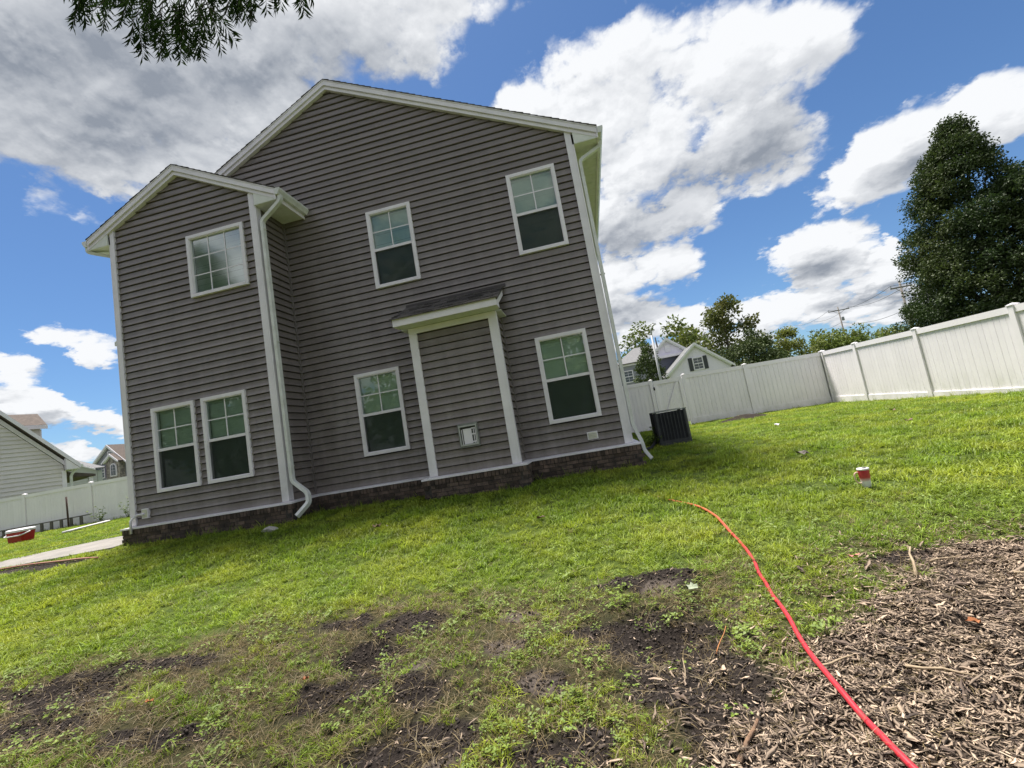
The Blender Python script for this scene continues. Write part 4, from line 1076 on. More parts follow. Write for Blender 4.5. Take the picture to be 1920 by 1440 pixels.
def hose_mat():
    m = bpy.data.materials.new('red_hose_fading_orange'); m.use_nodes = True; n, l = m.node_tree.nodes, m.node_tree.links
    p = n['Principled BSDF']; p.inputs['Roughness'].default_value = .36
    geo = n.new('ShaderNodeNewGeometry'); s = n.new('ShaderNodeSeparateXYZ'); l.new(geo.outputs['Position'], s.inputs[0])
    r = n.new('ShaderNodeMapRange'); r.inputs['From Min'].default_value = -4.6; r.inputs['From Max'].default_value = -3.0; l.new(s.outputs['Y'], r.inputs['Value'])
    mx = n.new('ShaderNodeMixRGB'); mx.inputs[1].default_value = (.50, .030, .045, 1); mx.inputs[2].default_value = (.50, .14, .055, 1); l.new(r.outputs[0], mx.inputs[0])
    ns = n.new('ShaderNodeTexNoise'); ns.inputs['Scale'].default_value = 25; l.new(geo.outputs['Position'], ns.inputs['Vector'])
    hs = n.new('ShaderNodeHueSaturation'); r2 = n.new('ShaderNodeMapRange'); r2.inputs['To Min'].default_value = .75; r2.inputs['To Max'].default_value = 1.2; l.new(ns.outputs[0], r2.inputs['Value'])
    l.new(r2.outputs[0], hs.inputs['Value']); l.new(mx.outputs[0], hs.inputs['Color'])
    n3 = n.new('ShaderNodeTexNoise'); n3.inputs['Scale'].default_value = 38; n3.inputs['Detail'].default_value = 6; l.new(geo.outputs['Position'], n3.inputs['Vector'])
    r3 = n.new('ShaderNodeMapRange'); r3.inputs['From Min'].default_value = .52; r3.inputs['From Max'].default_value = .72; r3.inputs['To Max'].default_value = .65; l.new(n3.outputs[0], r3.inputs['Value'])
    m3 = n.new('ShaderNodeMixRGB'); m3.inputs[2].default_value = (.10, .06, .045, 1); l.new(r3.outputs[0], m3.inputs[0]); l.new(hs.outputs[0], m3.inputs[1]); l.new(m3.outputs[0], p.inputs['Base Color'])
    return m


HM = hose_mat()
tag(hose('garden_hose', HP, .0125, HM, lambda x, y: .014 + .022 * float(sstep(-5.0, -5.5, y)) + .020 * float(sstep(-4.6, -3.6, y)) - .035 * float(sstep(-3.1, -2.5, y))), 'red hose running across the lawn past the mulch towards the house', 'hose')
tag(hose('garden_hose', [(-13.5, -1.45), (-11.6, -1.42), (-11.04, -1.40), (-10.6, -1.36), (-10.0, -1.40), (-9.5, -1.46), (-9.1, -1.5), (-8.6, -1.62)], .016, mat('faded_red_orange_hose', (.34, .14, .11), (.40, .26, .17), rough=.6, scale=1.2), lambda x, y: .035), 'faded orange hose lying on the dirt along the concrete walk', 'hose')

# ------------------------------------------------------------------ neighbouring houses


def box_part(name, b, m, parent): return MB().box(*b).build(name, m, parent)


def lap_wall(parent, x0, x1, y, z0, z1, ch, m, clip=None, name='siding_board'):
    z = z0
    while z < z1:
        a, b = (x0, x1) if clip is None else clip(z + ch)
        a0, b0 = (x0, x1) if clip is None else clip(z)
        if b0 - a0 > .1:
            b = max(b, a + .01)
            MB().add([(a0, y - .06, z), (b0, y - .06, z), (b, y - .004, min(z + ch, z1)), (a, y - .004, min(z + ch, z1)), (a0, y, z), (b0, y, z)], [(0, 1, 2, 3), (0, 4, 5, 1)]).build(name, m, parent)
        z += ch


def small_window(parent, x0, x1, z0, z1, y, grid=(2, 2), shutters=None):
    w = MB(); c = .09
    w.box(x0, x0 + c, y - .08, y, z0, z1).box(x1 - c, x1, y - .08, y, z0, z1).box(x0 + c, x1 - c, y - .08, y, z0, z0 + c).box(x0 + c, x1 - c, y - .08, y, z1 - c, z1).box(x0 + c, x1 - c, y - .07, y, (z0 + z1) / 2 - .04, (z0 + z1) / 2 + .04)
    o = w.build('window', M_WHITE, parent)
    MB().box(x0 + c, x1 - c, y - .03, y - .025, z0 + c, z1 - c).build('pane', M_GLASS_FAR, o)
    for i in range(1, grid[0]):
        xm = x0 + (x1 - x0) * i / grid[0]; MB().box(xm - .012, xm + .012, y - .05, y - .035, z0 + c, z1 - c).build('muntin', M_WHITE, o)
    for zq in (z0 + (z1 - z0) * .27, z0 + (z1 - z0) * .73): MB().box(x0 + c, x1 - c, y - .055, y - .051, zq - .012, zq + .012).build('muntin', M_WHITE, o)
    if shutters:
        for a, b in ((x0 - .42, x0 - .03), (x1 + .03, x1 + .42)): MB().box(a, b, y - .06, y - .005, z0 - .03, z1 + .03).build('shutter', shutters, parent)
    return o


def gable_block(parent, x0, x1, y0, y1, z0, ze, zr, mw, mr_, over=.35, trim=.22):
    """Block with a gable facing -Y."""
    xm = (x0 + x1) / 2
    MB().prism([(x0, z0), (x1, z0), (x1, ze), (xm, zr), (x0, ze)], 'y', y0, y1).build('wall', mw, parent)
    s = (zr - ze) / (xm - x0)
    for sg, xe in ((-1, x0), (1, x1)):
        xo = xe + sg * over; zo = ze - s * over
        MB().prism([(xo, zo), (xm, zr), (xm, zr + .2), (xo, zo + .2)], 'y', y0 - .3, y1 + .3).build('roof', mr_, parent)
        MB().prism([(xo, zo - .02), (xm, zr - .02), (xm, zr - .02 + trim), (xo, zo - .02 + trim)], 'y', y0 - .36, y0 - .302).build('rake_board', M_WHITE, parent)
        MB().prism([(xe, ze - .16 - .0), (xm, zr - .16), (xm, zr - .021), (xe, ze - .021)], 'y', y0 - .30, y0 - .06).build('rake_soffit', M_SOFFIT, parent)


M_BEIGE = mat('cream_siding', (.68, .645, .62), (.61, .58, .555), rough=.5, scale=1.0)
M_BROWNROOF = mat('brown_roof', (.145, .115, .100), (.075, .062, .056), rough=.95, scale=6, stretch=(1, 1, 5), bump=.5, bscale=20)
M_GREYROOF = mat('grey_roof', (.20, .20, .205), (.13, .13, .135), rough=.95, scale=6, stretch=(1, 1, 4), bump=.4, bscale=20)
M_GREYSIDE = mat('blue_grey_siding', (.27, .275, .31), (.23, .235, .27), rough=.55, scale=1.0)
M_LIGHTSIDE = mat('light_house_siding', (.82, .77, .87), (.74, .70, .79), rough=.5, scale=1.0)
M_PALE = mat('pale_green_grey_siding', (.46, .47, .44), (.40, .41, .385), rough=.6, scale=1.0)
M_SHUT = mat('charcoal_shutter', (.055, .058, .065), rough=.6)
M_SHUTP = mat('plum_shutter', (.12, .10, .16), rough=.6)
M_STONE = mat('mixed_field_stone', (.36, .32, .28), (.17, .15, .14), rough=.9, scale=3.2, bump=.8, bscale=4, detail=2, lo=.42, hi=.58)

# cream house beyond the left fence; its gable is turned towards us
hb = thing('house', (-30, 13.5, .3), 'cream vinyl-sided house with brown dormer roof beyond the left fence', 'house')
XF = Matrix.Translation((-29.704, 13.316, 0)) @ Matrix.Rotation(rad(69), 4, 'Z')
hw_, SL = 5.0, 1.06; za_ = 3.62 + hw_ * SL
MB().prism([(-2 * hw_, -.3), (-.03, -.3), (-.03, 3.6), (-hw_, za_ - .05), (-2 * hw_, 3.6)], 'y', .02, 9).build('wall', M_BEIGE, hb)
lap_wall(hb, -2 * hw_, 0, 0, .3, za_ - .1, .225, M_BEIGE, clip=lambda z: (-2 * hw_, -.05) if z < 3.6 else (-2 * hw_ + (z - 3.6) / SL, -.05 - (z - 3.6) / SL))
for sg in (1, -1):
    xe = -hw_ + sg * (hw_ + .55); ze = 3.36
    MB().prism([(xe, ze), (-hw_, ze + (hw_ + .55) * SL), (-hw_, ze + (hw_ + .55) * SL + .24), (xe, ze + .24)], 'y', -.42, 9.3).build('roof', M_BROWNROOF, hb)
    MB().prism([(xe, ze + .0), (-hw_, ze + (hw_ + .55) * SL), (-hw_, ze + (hw_ + .55) * SL + .25), (xe, ze + .25)], 'y', -.46, -.421).build('rake_board', M_WHITE, hb)
    MB().prism([(xe - sg * .25, ze - .10), (-hw_, ze + (hw_ + .3) * SL + .16 - .27), (-hw_, ze + (hw_ + .3) * SL + .16), (xe - sg * .25, ze + .16)], 'y', -.10, -.035).build('rake_frieze', M_WHITE, hb)
    MB().box(min(xe, xe - sg * .5), max(xe, xe - sg * .5), -.40, 9, ze - .04, ze - .01).build('soffit', M_SOFFIT, hb)
    MB().box(min(xe, xe + sg * .12), max(xe, xe + sg * .12), -.44, 9, ze + .06, ze + .2).build('gutter', M_GUTTER, hb)
MB().prism([(.55, 3.34), (-.05, 3.34), (-.05, 3.98)], 'y', -.415, -.105).build('eave_return', M_WHITE, hb)
MB().box(-.16, .03, -.06, -.001, .2, 3.32).build('corner_board', M_WHITE, hb)
MB().tube(rounded([(.58, .25, 3.38), (.30, .25, 3.05), (.30, .25, .3)], .15), .05, 4, sq=(.06, .05)).build('downspout', M_GUTTER, hb)
MB().prism([(.05, 3.0), (1.6, 2.85), (1.6, 2.98), (.05, 3.35)], 'y', .9, 6).build('porch_roof', M_BROWNROOF, hb)
MB().box(1.3, 1.5, 1.0, 1.2, .2, 2.84).build('porch_post', M_WHITE, hb)
# dormer on the far slope, its roof showing over the rake
MB().prism([(2.1, 4.6), (4.7, 4.6), (4.7, 6.2), (3.4, 6.95), (2.1, 6.2)], 'x', -3.2, -.42).build('dormer', M_BEIGE, hb)
for sg in (-1, 1):
    MB().prism([(3.4 + sg * 1.55, 6.15), (3.4, 7.05), (3.4, 7.19), (3.4 + sg * 1.55, 6.29)], 'x', -3.4, -.18).build('dormer_roof', M_BROWNROOF, hb)
MB().box(-3.4, -.16, 1.79, 1.845, 6.04, 6.27).build('dormer_fascia', M_WHITE, hb)
MB().box(-.42, -.36, 2.1, 2.2, 4.6, 6.05).build('dormer_corner', M_WHITE, hb)
XF = None

# blue-grey house with a stone gable, far behind the left fence
hg = thing('house', (-57, 40, .4), 'distant blue-grey house with stone gable and arched window beside the brown house corner', 'house')
gable_block(hg, -62.0, -57.1, 40, 52, 0, 6.0, 8.2, M_GREYSIDE, M_BROWNROOF, .4)
MB().prism([(-57.4, 5.6), (-50.0, 5.6), (-50.0, 8.6), (-57.0, 8.6), (-59.4, 8.2)], 'y', 43, 52).build('wall', M_GREYSIDE, hg)
MB().add([(-58.8, 41.2, 6.2), (-48, 41.2, 6.0), (-48, 47, 9.9), (-59.6, 47, 8.9)], [(0, 1, 2, 3)]).add([(-58.8, 41.2, 6.1), (-48, 41.2, 5.9), (-48, 47, 9.8), (-59.6, 47, 8.8)], [(3, 2, 1, 0)]).build('roof', M_BROWNROOF, hg)
box_part('wall', (-57.2, -49, 41.5, 50, 0, 6.05), M_GREYSIDE, hg)
gable_block(hg, -59.35, -57.4, 39.3, 42, 0, 6.15, 6.95, M_STONE, M_BROWNROOF, .25, .2)
small_window(hg, -61.4, -60.35, 4.35, 5.85, 39.99, (2, 2), M_SHUTP)
small_window(hg, -59.75, -59.36, 4.35, 5.85, 39.99, (2, 2))
small_window(hg, -59.75, -59.05, 6.75, 7.55, 39.99, (2, 2))
ar = [(-58.65, 4.3), (-57.75, 4.3), (-57.75, 5.4)] + [(-58.2 + .45 * math.cos(t), 5.4 + .5 * math.sin(t)) for t in np.linspace(0.2, math.pi - .2, 8)] + [(-58.65, 5.4)]
aw = MB().prism(ar[::-1], 'y', 39.2, 39.299).build('arched_window', M_WHITE, hg)
ar2 = [(-58.2 + (x + 58.2) * .74, 5.1 + (z - 5.1) * .84) for x, z in ar]
MB().prism(ar2[::-1], 'y', 39.17, 39.199).build('pane', M_GLASS_FAR, aw)
MB().box(-58.21, -58.19, 39.15, 39.169, 4.45, 5.75).box(-58.5, -57.9, 39.15, 39.169, 5.0, 5.02).box(-58.5, -57.9, 39.15, 39.169, 5.35, 5.37).build('muntin', M_WHITE, aw)
# pale house between them
hp = thing('house', (-56, 34, .4), 'pale green-grey house wall between the cream house and the stone-gabled house', 'house')
MB().prism([(-62, 0), (-53.9, 0), (-53.9, 4.9), (-57.5, 6.3), (-62, 6.3)], 'y', 34, 34.5).build('wall', M_PALE, hp)
lap_wall(hp, -62, -53.9, 33.995, 2.0, 4.9, .25, M_PALE)
MB().prism([(-53.6, 5.05), (-57.5, 6.45), (-57.5, 6.6), (-53.6, 5.2)], 'y', 33.6, 34.6).build('roof', M_GREYROOF, hp)
MB().prism([(-53.6, 4.98), (-57.5, 6.38), (-57.5, 6.55), (-53.6, 5.15)], 'y', 33.54, 33.598).build('rake_board', M_WHITE, hp)

# white house beyond the gate
hw = thing('house', (11, 44, .4), 'white house with grey roof and two gables behind the gate', 'house')
gable_block(hw, 8.75, 15.1, 42, 52, 0, 4.35, 7.05, M_LIGHTSIDE, M_GREYROOF, .35, .24)
mb = MB()
for i in range(32): mb.box(8.8 + i * .2, 8.82 + i * .2, 41.985, 41.999, 1.0, 4.3 + max(0, 2.6 - abs(8.81 + i * .2 - 11.925) * .85))
mb.build('batten_strips', M_LIGHTSIDE, hw)
small_window(hw, 11.45, 12.5, 4.37, 5.70, 41.98, (2, 2), M_SHUT)
gable_block(hw, 8.3, 12.4, 48, 56, 0, 7.3, 9.0, M_LIGHTSIDE, M_GREYROOF, .3, .26)
MB().box(10.05, 10.65, 47.9, 47.98, 7.5, 8.35).build('gable_vent', M_WHITE, hw)
MB().box(8.4, 14.6, 47.4, 47.97, 6.85, 7.15).build('frieze', M_WHITE, hw)
box_part('wall', (8.5, 14.6, 47.98, 50, 3.0, 6.85), mat('slate_blue_siding', (.13, .135, .19), rough=.6), hw)
box_part('wall', (4.3, 9.0, 48.1, 58, 0, 7.0), M_GREYSIDE, hw)
MB().box(3.9, 9.2, 47.9, 48.09, 6.75, 7.05).build('eave_fascia', M_WHITE, hw)
MB().add([(3.9, 47.7, 7.05), (9.4, 47.7, 7.05), (9.4, 52.5, 9.35), (7.0, 52.5, 9.35), (3.9, 58, 7.05)], [(0, 1, 2, 3), (0, 3, 4)]).add([(3.9, 47.7, 6.95), (9.4, 47.7, 6.95), (9.4, 52.5, 9.25), (7.0, 52.5, 9.25), (3.9, 58, 6.95)], [(3, 2, 1, 0), (4, 3, 0)]).build('roof', M_GREYROOF, hw)
small_window(hw, 4.75, 5.9, 4.75, 6.2, 48.09, (2, 2))

# ------------------------------------------------------------------ poles and wires
M_POLE = mat('weathered_pole_wood', (.22, .20, .19), (.15, .14, .13), rough=.9)
lp = thing('street_lamp', (4.9, 22.8, .3), 'tall white street lamp pole rising behind the fence gate', 'street lamp')
M_LAMP = mat('pale_grey_lamp_paint', (.46, .46, .48), rough=.5)
MB().tube([(4.9, 22.8, .3), (4.9, 22.8, 5.9)], .095, 10, r2=.06).build('pole', M_LAMP, lp, True)
MB().tube(rounded([(4.9, 22.8, 5.9), (4.92, 22.8, 6.25), (5.1, 22.5, 6.5)], .1), .045, 8).build('arm', M_LAMP, lp, True)
MB().hexa([(5.05, 22.2, 6.45), (5.25, 22.2, 6.45), (5.2, 22.6, 6.47), (5.0, 22.6, 6.47), (5.08, 22.22, 6.55), (5.22, 22.22, 6.55), (5.18, 22.58, 6.56), (5.02, 22.58, 6.56)]).build('lamp_head', M_WHITE, lp)


def utility_pole(x, y, top, arm, label, transformer):
    t = thing('utility_pole', (x, y, .4), label, 'utility pole', 'utility poles along the road')
    MB().tube([(x, y, .3), (x, y, top)], .17, 10, r2=.12).build('pole', M_POLE, t, True)
    MB().box(x - arm, x + arm, y - .16, y - .05, top - .85, top - .68).build('crossarm', M_POLE, t)
    for a in (-arm + .1, 0, arm - .1):
        MB().tube([(x + a, y - .1, top - .68), (x + a, y - .1, top - .40)], .05, 6).build('insulator', M_GREYMETAL, t)
    for s_ in (-1, 1): MB().tube([(x + s_ * arm * .6, y - .12, top - .75), (x, y - .12, top - 1.5)], .03, 5).build('brace', M_POLE, t)
    if transformer: MB().lathe([(.01, 0), (.22, 0), (.24, .1), (.24, .7), (.1, .8)], (x + .42, y - .1, top - 3.0), 12).build('transformer', M_GREYMETAL, t, True)
    return t


utility_pole(54.1, 95.4, 15.6, 2.0, 'far utility pole with transformer above the trees, the smaller of two', True)
utility_pole(42.7, 58.4, 12.1, 1.3, 'nearer utility pole with crossarm beside the big dark tree', False)
M_WIRE = mat('black_wire', (.03, .03, .032), rough=.6)
WIRES = [((-1.2, 11.7), (-1.9, 15.2), 'topmost power line strung between the utility poles'), ((1.2, 11.7), (1.9, 15.2), 'second power line strung between the utility poles'), ((0, 8.4), (0, 12.3), 'low thick cable strung between the utility poles')]
for (a, za), (b, zb_), lab in WIRES:
    P2 = Vector((42.7 + a, 58.3, za)); P1 = Vector((54.1 + b, 95.3, zb_)); dr = P1 - P2
    pts = []
    for A, B in ((P2 - dr * 1.0 + Vector((0, 0, .8)), P2), (P2, P1), (P1, P1 + dr * 1.3 + Vector((0, 0, -.5)))):
        for t in np.linspace(0, 1, 14): pts.append(A.lerp(B, t) - Vector((0, 0, 4 * t * (1 - t) * .9)))
    tag(MB().tube(pts, .028, 5).build('power_line', M_WIRE), lab, 'power line', 'power lines')

# ------------------------------------------------------------------ trees


def unit(v): return v / (np.linalg.norm(v, axis=-1, keepdims=True) + 1e-9)


def leaf_arrays(P, A, N, L, W, fold=.18):
    """Folded four-point leaves: base P, along A, face normal N."""
    A = unit(A); S = unit(np.cross(A, N)); N = np.cross(S, A)
    L = L[:, None]; W = W[:, None]
    v0 = P; v1 = P + A * L * .45 + S * W * .5 + N * L * fold; v2 = P + A * L - N * L * .05; v3 = P + A * L * .45 - S * W * .5 + N * L * fold
    V = np.stack([v0, v1, v2, v3], 1).reshape(-1, 3)
    b = np.arange(len(P))[:, None] * 4
    F = np.concatenate([b + np.array([[0, 1, 2]]), b + np.array([[0, 2, 3]])], 1).reshape(-1, 3)
    return V, F


def crown_mesh(name, clumps, n, L, rng, droop=.25, up=.5, flat=.8):
    """clumps: (k,4) centres and radii."""
    k = len(clumps); w = clumps[:, 3] ** 2; ci = rng.choice(k, n, p=w / w.sum())
    d = rng.normal(size=(n, 3)); d = unit(d) * (rng.random((n, 1)) ** .45)
    d[:, 2] *= flat
    P = clumps[ci, :3] + d * clumps[ci, 3:4]
    A = unit(d + rng.normal(size=(n, 3)) * .6 + np.array([0, 0, -droop])); N = unit(rng.normal(size=(n, 3)) * .7 + np.array([0, 0, up]) + d * .5)
    Ls = L * rng.uniform(.7, 1.3, n); V, F = leaf_arrays(P, A, N, Ls, Ls * rng.uniform(.5, .7, n))
    r = np.clip(rng.normal(.5, .22, n) * .6 + rng.random(k)[ci] * .4, 0, 1)
    return np_mesh(name, V, F, dict(rnd=np.repeat(r, 4)))


def clumps_in(profile, zc0, zc1, R, cx, cy, n, rc, rng, inner=.35, wob=.14, sq=1.0):
    zf = rng.random(n * 3); pr = np.interp(zf, [p[0] for p in profile], [p[1] for p in profile])
    keep = rng.random(n * 3) < pr + .08; zf = zf[keep][:n]; pr = pr[keep][:n]; m = len(zf)
    th = rng.random(m) * 2 * np.pi; rr = (inner + (1 - inner) * rng.random(m) ** .5)
    lob = 1 + wob * np.sin(3 * th + zf * 9) + wob * rng.normal(size=m) * .6
    rad_ = pr * R * rr * lob
    return np.stack([cx + rad_ * np.cos(th), cy + rad_ * np.sin(th) * sq, zc0 + zf * (zc1 - zc0), rc * rng.uniform(.6, 1.3, m)], 1)


def trunk_mesh(x, y, z0, z1, r, clumps, rng, nb=8, lean=(0, 0)):
    mb = MB()
    k = 7; pts = [(x + lean[0] * t + .04 * r * rng.normal(), y + lean[1] * t + .04 * r * rng.normal(), z0 - .2 + (z1 - z0 + .2) * t) for t in np.linspace(0, 1, k)]
    mb.tube(pts, [r * (1.25 if i == 0 else 1 - .8 * i / (k - 1)) for i in range(k)], 9)
    for i in range(nb):
        c = clumps[rng.integers(len(clumps))]; t = np.clip((c[2] - z0) / (z1 - z0) - rng.uniform(.12, .35), .12, .92)
        j = t * (k - 1); a = Vector(pts[int(j)]).lerp(Vector(pts[min(int(j) + 1, k - 1)]), j - int(j)); b = Vector(c[:3])
        mid = a.lerp(b, .5) + Vector((0, 0, .08 * (b - a).length))
        rb = r * (1 - .8 * t) * .45
        mb.tube([a, mid, b], [rb, rb * .6, rb * .15], 5)
    return mb


LEAF_DARK = leaf_mat('dark_pear_leaf', (.022, .042, .012), (.044, .074, .019), (.062, .085, .022), transl=.25, wscale=.5, obj_rand=0)
LEAF_MID = leaf_mat('mid_green_leaf', (.085, .130, .024), (.135, .180, .038), (.165, .185, .038), transl=.35, wscale=.3, obj_rand=.12)
LEAF_OLIVE = leaf_mat('olive_leaf', (.105, .110, .030), (.150, .155, .045), (.120, .150, .040), transl=.3, wscale=.25, obj_rand=0)
LEAF_EVER = leaf_mat('evergreen_leaf', (.048, .072, .022), (.080, .112, .032), transl=.15, obj_rand=.1)
LEAF_YEL = leaf_mat('yellow_green_leaf', (.14, .17, .03), (.19, .205, .045), transl=.4, obj_rand=0)


def tree(name, label, x, y, H, R, profile, n, L, m, z0=None, crown0=.15, nclump=90, rc=None, trunk_r=.2, seed=1, group=None, wob=.14, inner=.35, cat='tree', sq=1.0, nb=10):
    rng = np.random.default_rng(seed); g = float(ground_base(x, y)) if z0 is None else z0
    t = thing(name, (x, y, g), label, cat, group)
    zc0 = g + H * crown0
    cl = clumps_in(profile, zc0, g + H, R, x, y, nclump, rc or R * .28, rng, inner, wob, sq)
    trunk_mesh(x, y, g, g + H * .86, trunk_r, cl, rng, nb).build('trunk', M_BARK, t, True)
    put('crown', crown_mesh('crown', cl, n, L, rng), m, t)
    return t


OVAL = [(0, .35), (.15, .8), (.4, 1), (.65, .88), (.85, .55), (1, .12)]
SPREAD = [(0, .45), (.3, .9), (.6, 1), (.85, .7), (1, .25)]
CONE = [(0, .8), (.12, 1), (.4, .82), (.7, .5), (.9, .22), (1, .03)]
PEAR = [(0, .86), (.1, 1), (.3, .97), (.5, .80), (.7, .55), (.85, .32), (.95, .15), (1, .04)]
tree('broadleaf_tree', 'tall dark green leafy tree towering over the white fence', 15.75, 11.5, 9.9, 2.8, PEAR, 170000, .092, LEAF_DARK, crown0=.08, nclump=900, rc=.40, trunk_r=.22, seed=5, wob=.09, inner=.3, nb=40)
tree('broadleaf_tree', 'spreading loose-crowned tree behind the white house roof', 12.2, 66, 14.0, 7.0, SPREAD, 5200, .55, LEAF_MID, crown0=.32, nclump=44, rc=1.7, trunk_r=.4, seed=8, wob=.25, group='trees beyond the fence')
tree('broadleaf_tree', 'tallest olive tree with open crown beyond the fence', 25.0, 74, 17.6, 5.6, [(0, .8), (.2, 1), (.45, .95), (.7, .7), (.88, .45), (1, .15)], 7800, .55, LEAF_OLIVE, crown0=.08, nclump=75, rc=1.6, trunk_r=.4, seed=12, wob=.2, group='trees beyond the fence')
tree('broadleaf_tree', 'dense rounded dark evergreen beside the white house', 18.9, 46, 7.4, 3.0, OVAL, 9000, .26, LEAF_EVER, crown0=.05, nclump=120, rc=.75, seed=15, group='trees beyond the fence')
tree('broadleaf_tree', 'smaller dark evergreen tucked against the white house gable', 16.2, 47.5, 6.2, 2.2, OVAL, 5000, .26, LEAF_EVER, crown0=.05, nclump=70, rc=.65, seed=16, group='trees beyond the fence')
tree('broadleaf_tree', 'small yellow-green tree between the evergreen and the utility pole', 27.0, 57, 8.4, 2.5, OVAL, 4200, .34, LEAF_YEL, crown0=.1, nclump=55, rc=.75, seed=18, wob=.22, group='trees beyond the fence')
tree('broadleaf_tree', 'low rounded tree below the farther utility pole', 38.2, 69, 8.7, 4.3, OVAL, 6000, .42, LEAF_MID, crown0=.05, nclump=80, rc=1.1, seed=21, wob=.2, group='trees beyond the fence')
tree('broadleaf_tree', 'wide flat-topped tree below the nearer utility pole', 42.2, 66, 7.6, 4.7, SPREAD, 6500, .42, LEAF_MID, crown0=.05, nclump=90, rc=1.1, seed=23, wob=.2, group='trees beyond the fence')
tree('conical_shrub', 'clipped conical evergreen shrub in front of the white house', 5.5, 31, 6.2, 1.45, [(0, .9), (.2, 1), (.5, .86), (.75, .6), (.9, .35), (1, .1)], 9000, .17, leaf_mat('arborvitae_leaf', (.048, .075, .020), (.080, .110, .030), transl=.15, obj_rand=0), crown0=.02, nclump=220, rc=.33, trunk_r=.1, seed=26, wob=.04, cat='shrub')
# low hedge line that closes the view under the far trees
for k, (x, y, H, R) in enumerate([(21, 80, 6, 5), (31, 84, 6.5, 5), (45, 82, 6, 6), (52, 76, 6.2, 6), (36, 88, 7, 6)]):
    tree('broadleaf_tree', ['round low tree at the foot of the tallest olive tree', 'round low tree in the gap right of the yellow-green tree', 'round low tree directly behind the far utility pole', 'round low tree glimpsed at the edge of the big dark tree', 'farthest low tree behind the round trees'][k], x, y, H, R, OVAL, 3200, .55, LEAF_MID if k % 2 else LEAF_OLIVE, crown0=.03, nclump=50, rc=1.5, seed=40 + k, group='trees beyond the fence', wob=.2)
# trees standing behind the photographer; the windows mirror them
tree('pine_tree', 'dark pine mirrored in the square upper window', -19.8, -15.5, 15.5, 3.2, CONE, 18000, .20, LEAF_EVER, crown0=.2, nclump=170, rc=.7, trunk_r=.22, seed=60, cat='tree', group='trees mirrored in the windows')
tree('broadleaf_tree', 'green tree mirrored low in the square upper window', -24, -22, 14.5, 5.2, OVAL, 20000, .26, LEAF_MID, crown0=.15, nclump=90, rc=1.4, trunk_r=.3, seed=61, group='trees mirrored in the windows')
tree('broadleaf_tree', 'green tree mirrored in the middle upper window', -10.5, -22, 12.5, 4.6, OVAL, 6000, .5, LEAF_MID, crown0=.15, nclump=80, rc=1.4, trunk_r=.3, seed=62, group='trees mirrored in the windows')
tree('broadleaf_tree', 'green tree mirrored in the lower windows', -2.0, -24, 9, 4.6, OVAL, 6000, .5, LEAF_MID, crown0=.08, nclump=80, rc=1.4, trunk_r=.3, seed=63, group='trees mirrored in the windows')

# feathery tree whose branch hangs into the top of the view
FR = [(-3.81, -5.14, 5.76, -3.88, -5.16, 5.31), (-4.25, -4.57, 6.59, -4.35, -4.5, 6.02), (-3.51, -5.07, 5.66, -3.79, -5.1, 5.4), (-3.72, -4.75, 6.02, -3.83, -4.8, 5.6), (-3.77, -4.52, 6.21, -3.75, -4.55, 5.68), (-3.62, -4.78, 5.65, -3.63, -4.74, 5.24), (-3.4, -4.72, 5.75, -3.51, -4.66, 5.27), (-3.49, -4.47, 6.23, -3.57, -4.32, 5.7), (-3.07, -4.79, 5.51, -3.14, -4.72, 5.12), (-3.25, -4.43, 5.8, -3.24, -4.43, 5.38), (-2.67, -4.99, 5.28, -2.69, -4.84, 4.93), (-3.01, -4.8, 5.77, -3.21, -4.82, 5.3), (-3.07, -4.27, 6.42, -3.24, -4.24, 6.05), (-2.71, -4.59, 5.89, -2.73, -4.49, 5.58), (-2.28, -4.92, 5.43, -2.35, -4.84, 5.12), (-2.33, -4.62, 5.83, -2.3, -4.66, 5.37), (-2.25, -4.35, 6.16, -2.41, -4.24, 5.86), (-1.92, -4.7, 5.65, -1.95, -4.64, 5.3), (-3.34, -4.87, 5.94, -3.62, -4.81, 5.57), (-3.49, -4.51, 6.44, -3.66, -4.54, 5.78), (-4.18, -4.54, 6.67, -4.58, -4.53, 6.33), (-3.89, -4.62, 6.47, -4.03, -4.51, 6.03), (-2.85, -4.66, 5.98, -3.17, -4.6, 5.55), (-3.41, -4.35, 6.52, -3.28, -4.34, 5.71), (-3.9, -4.43, 6.29, -3.8, -4.38, 5.75), (-2.65, -4.58, 5.99, -2.81, -4.63, 5.46), (-2.54, -4.37, 6.25, -2.74, -4.4, 5.76), (-3.59, -4.33, 6.02, -3.69, -4.36, 5.61)]


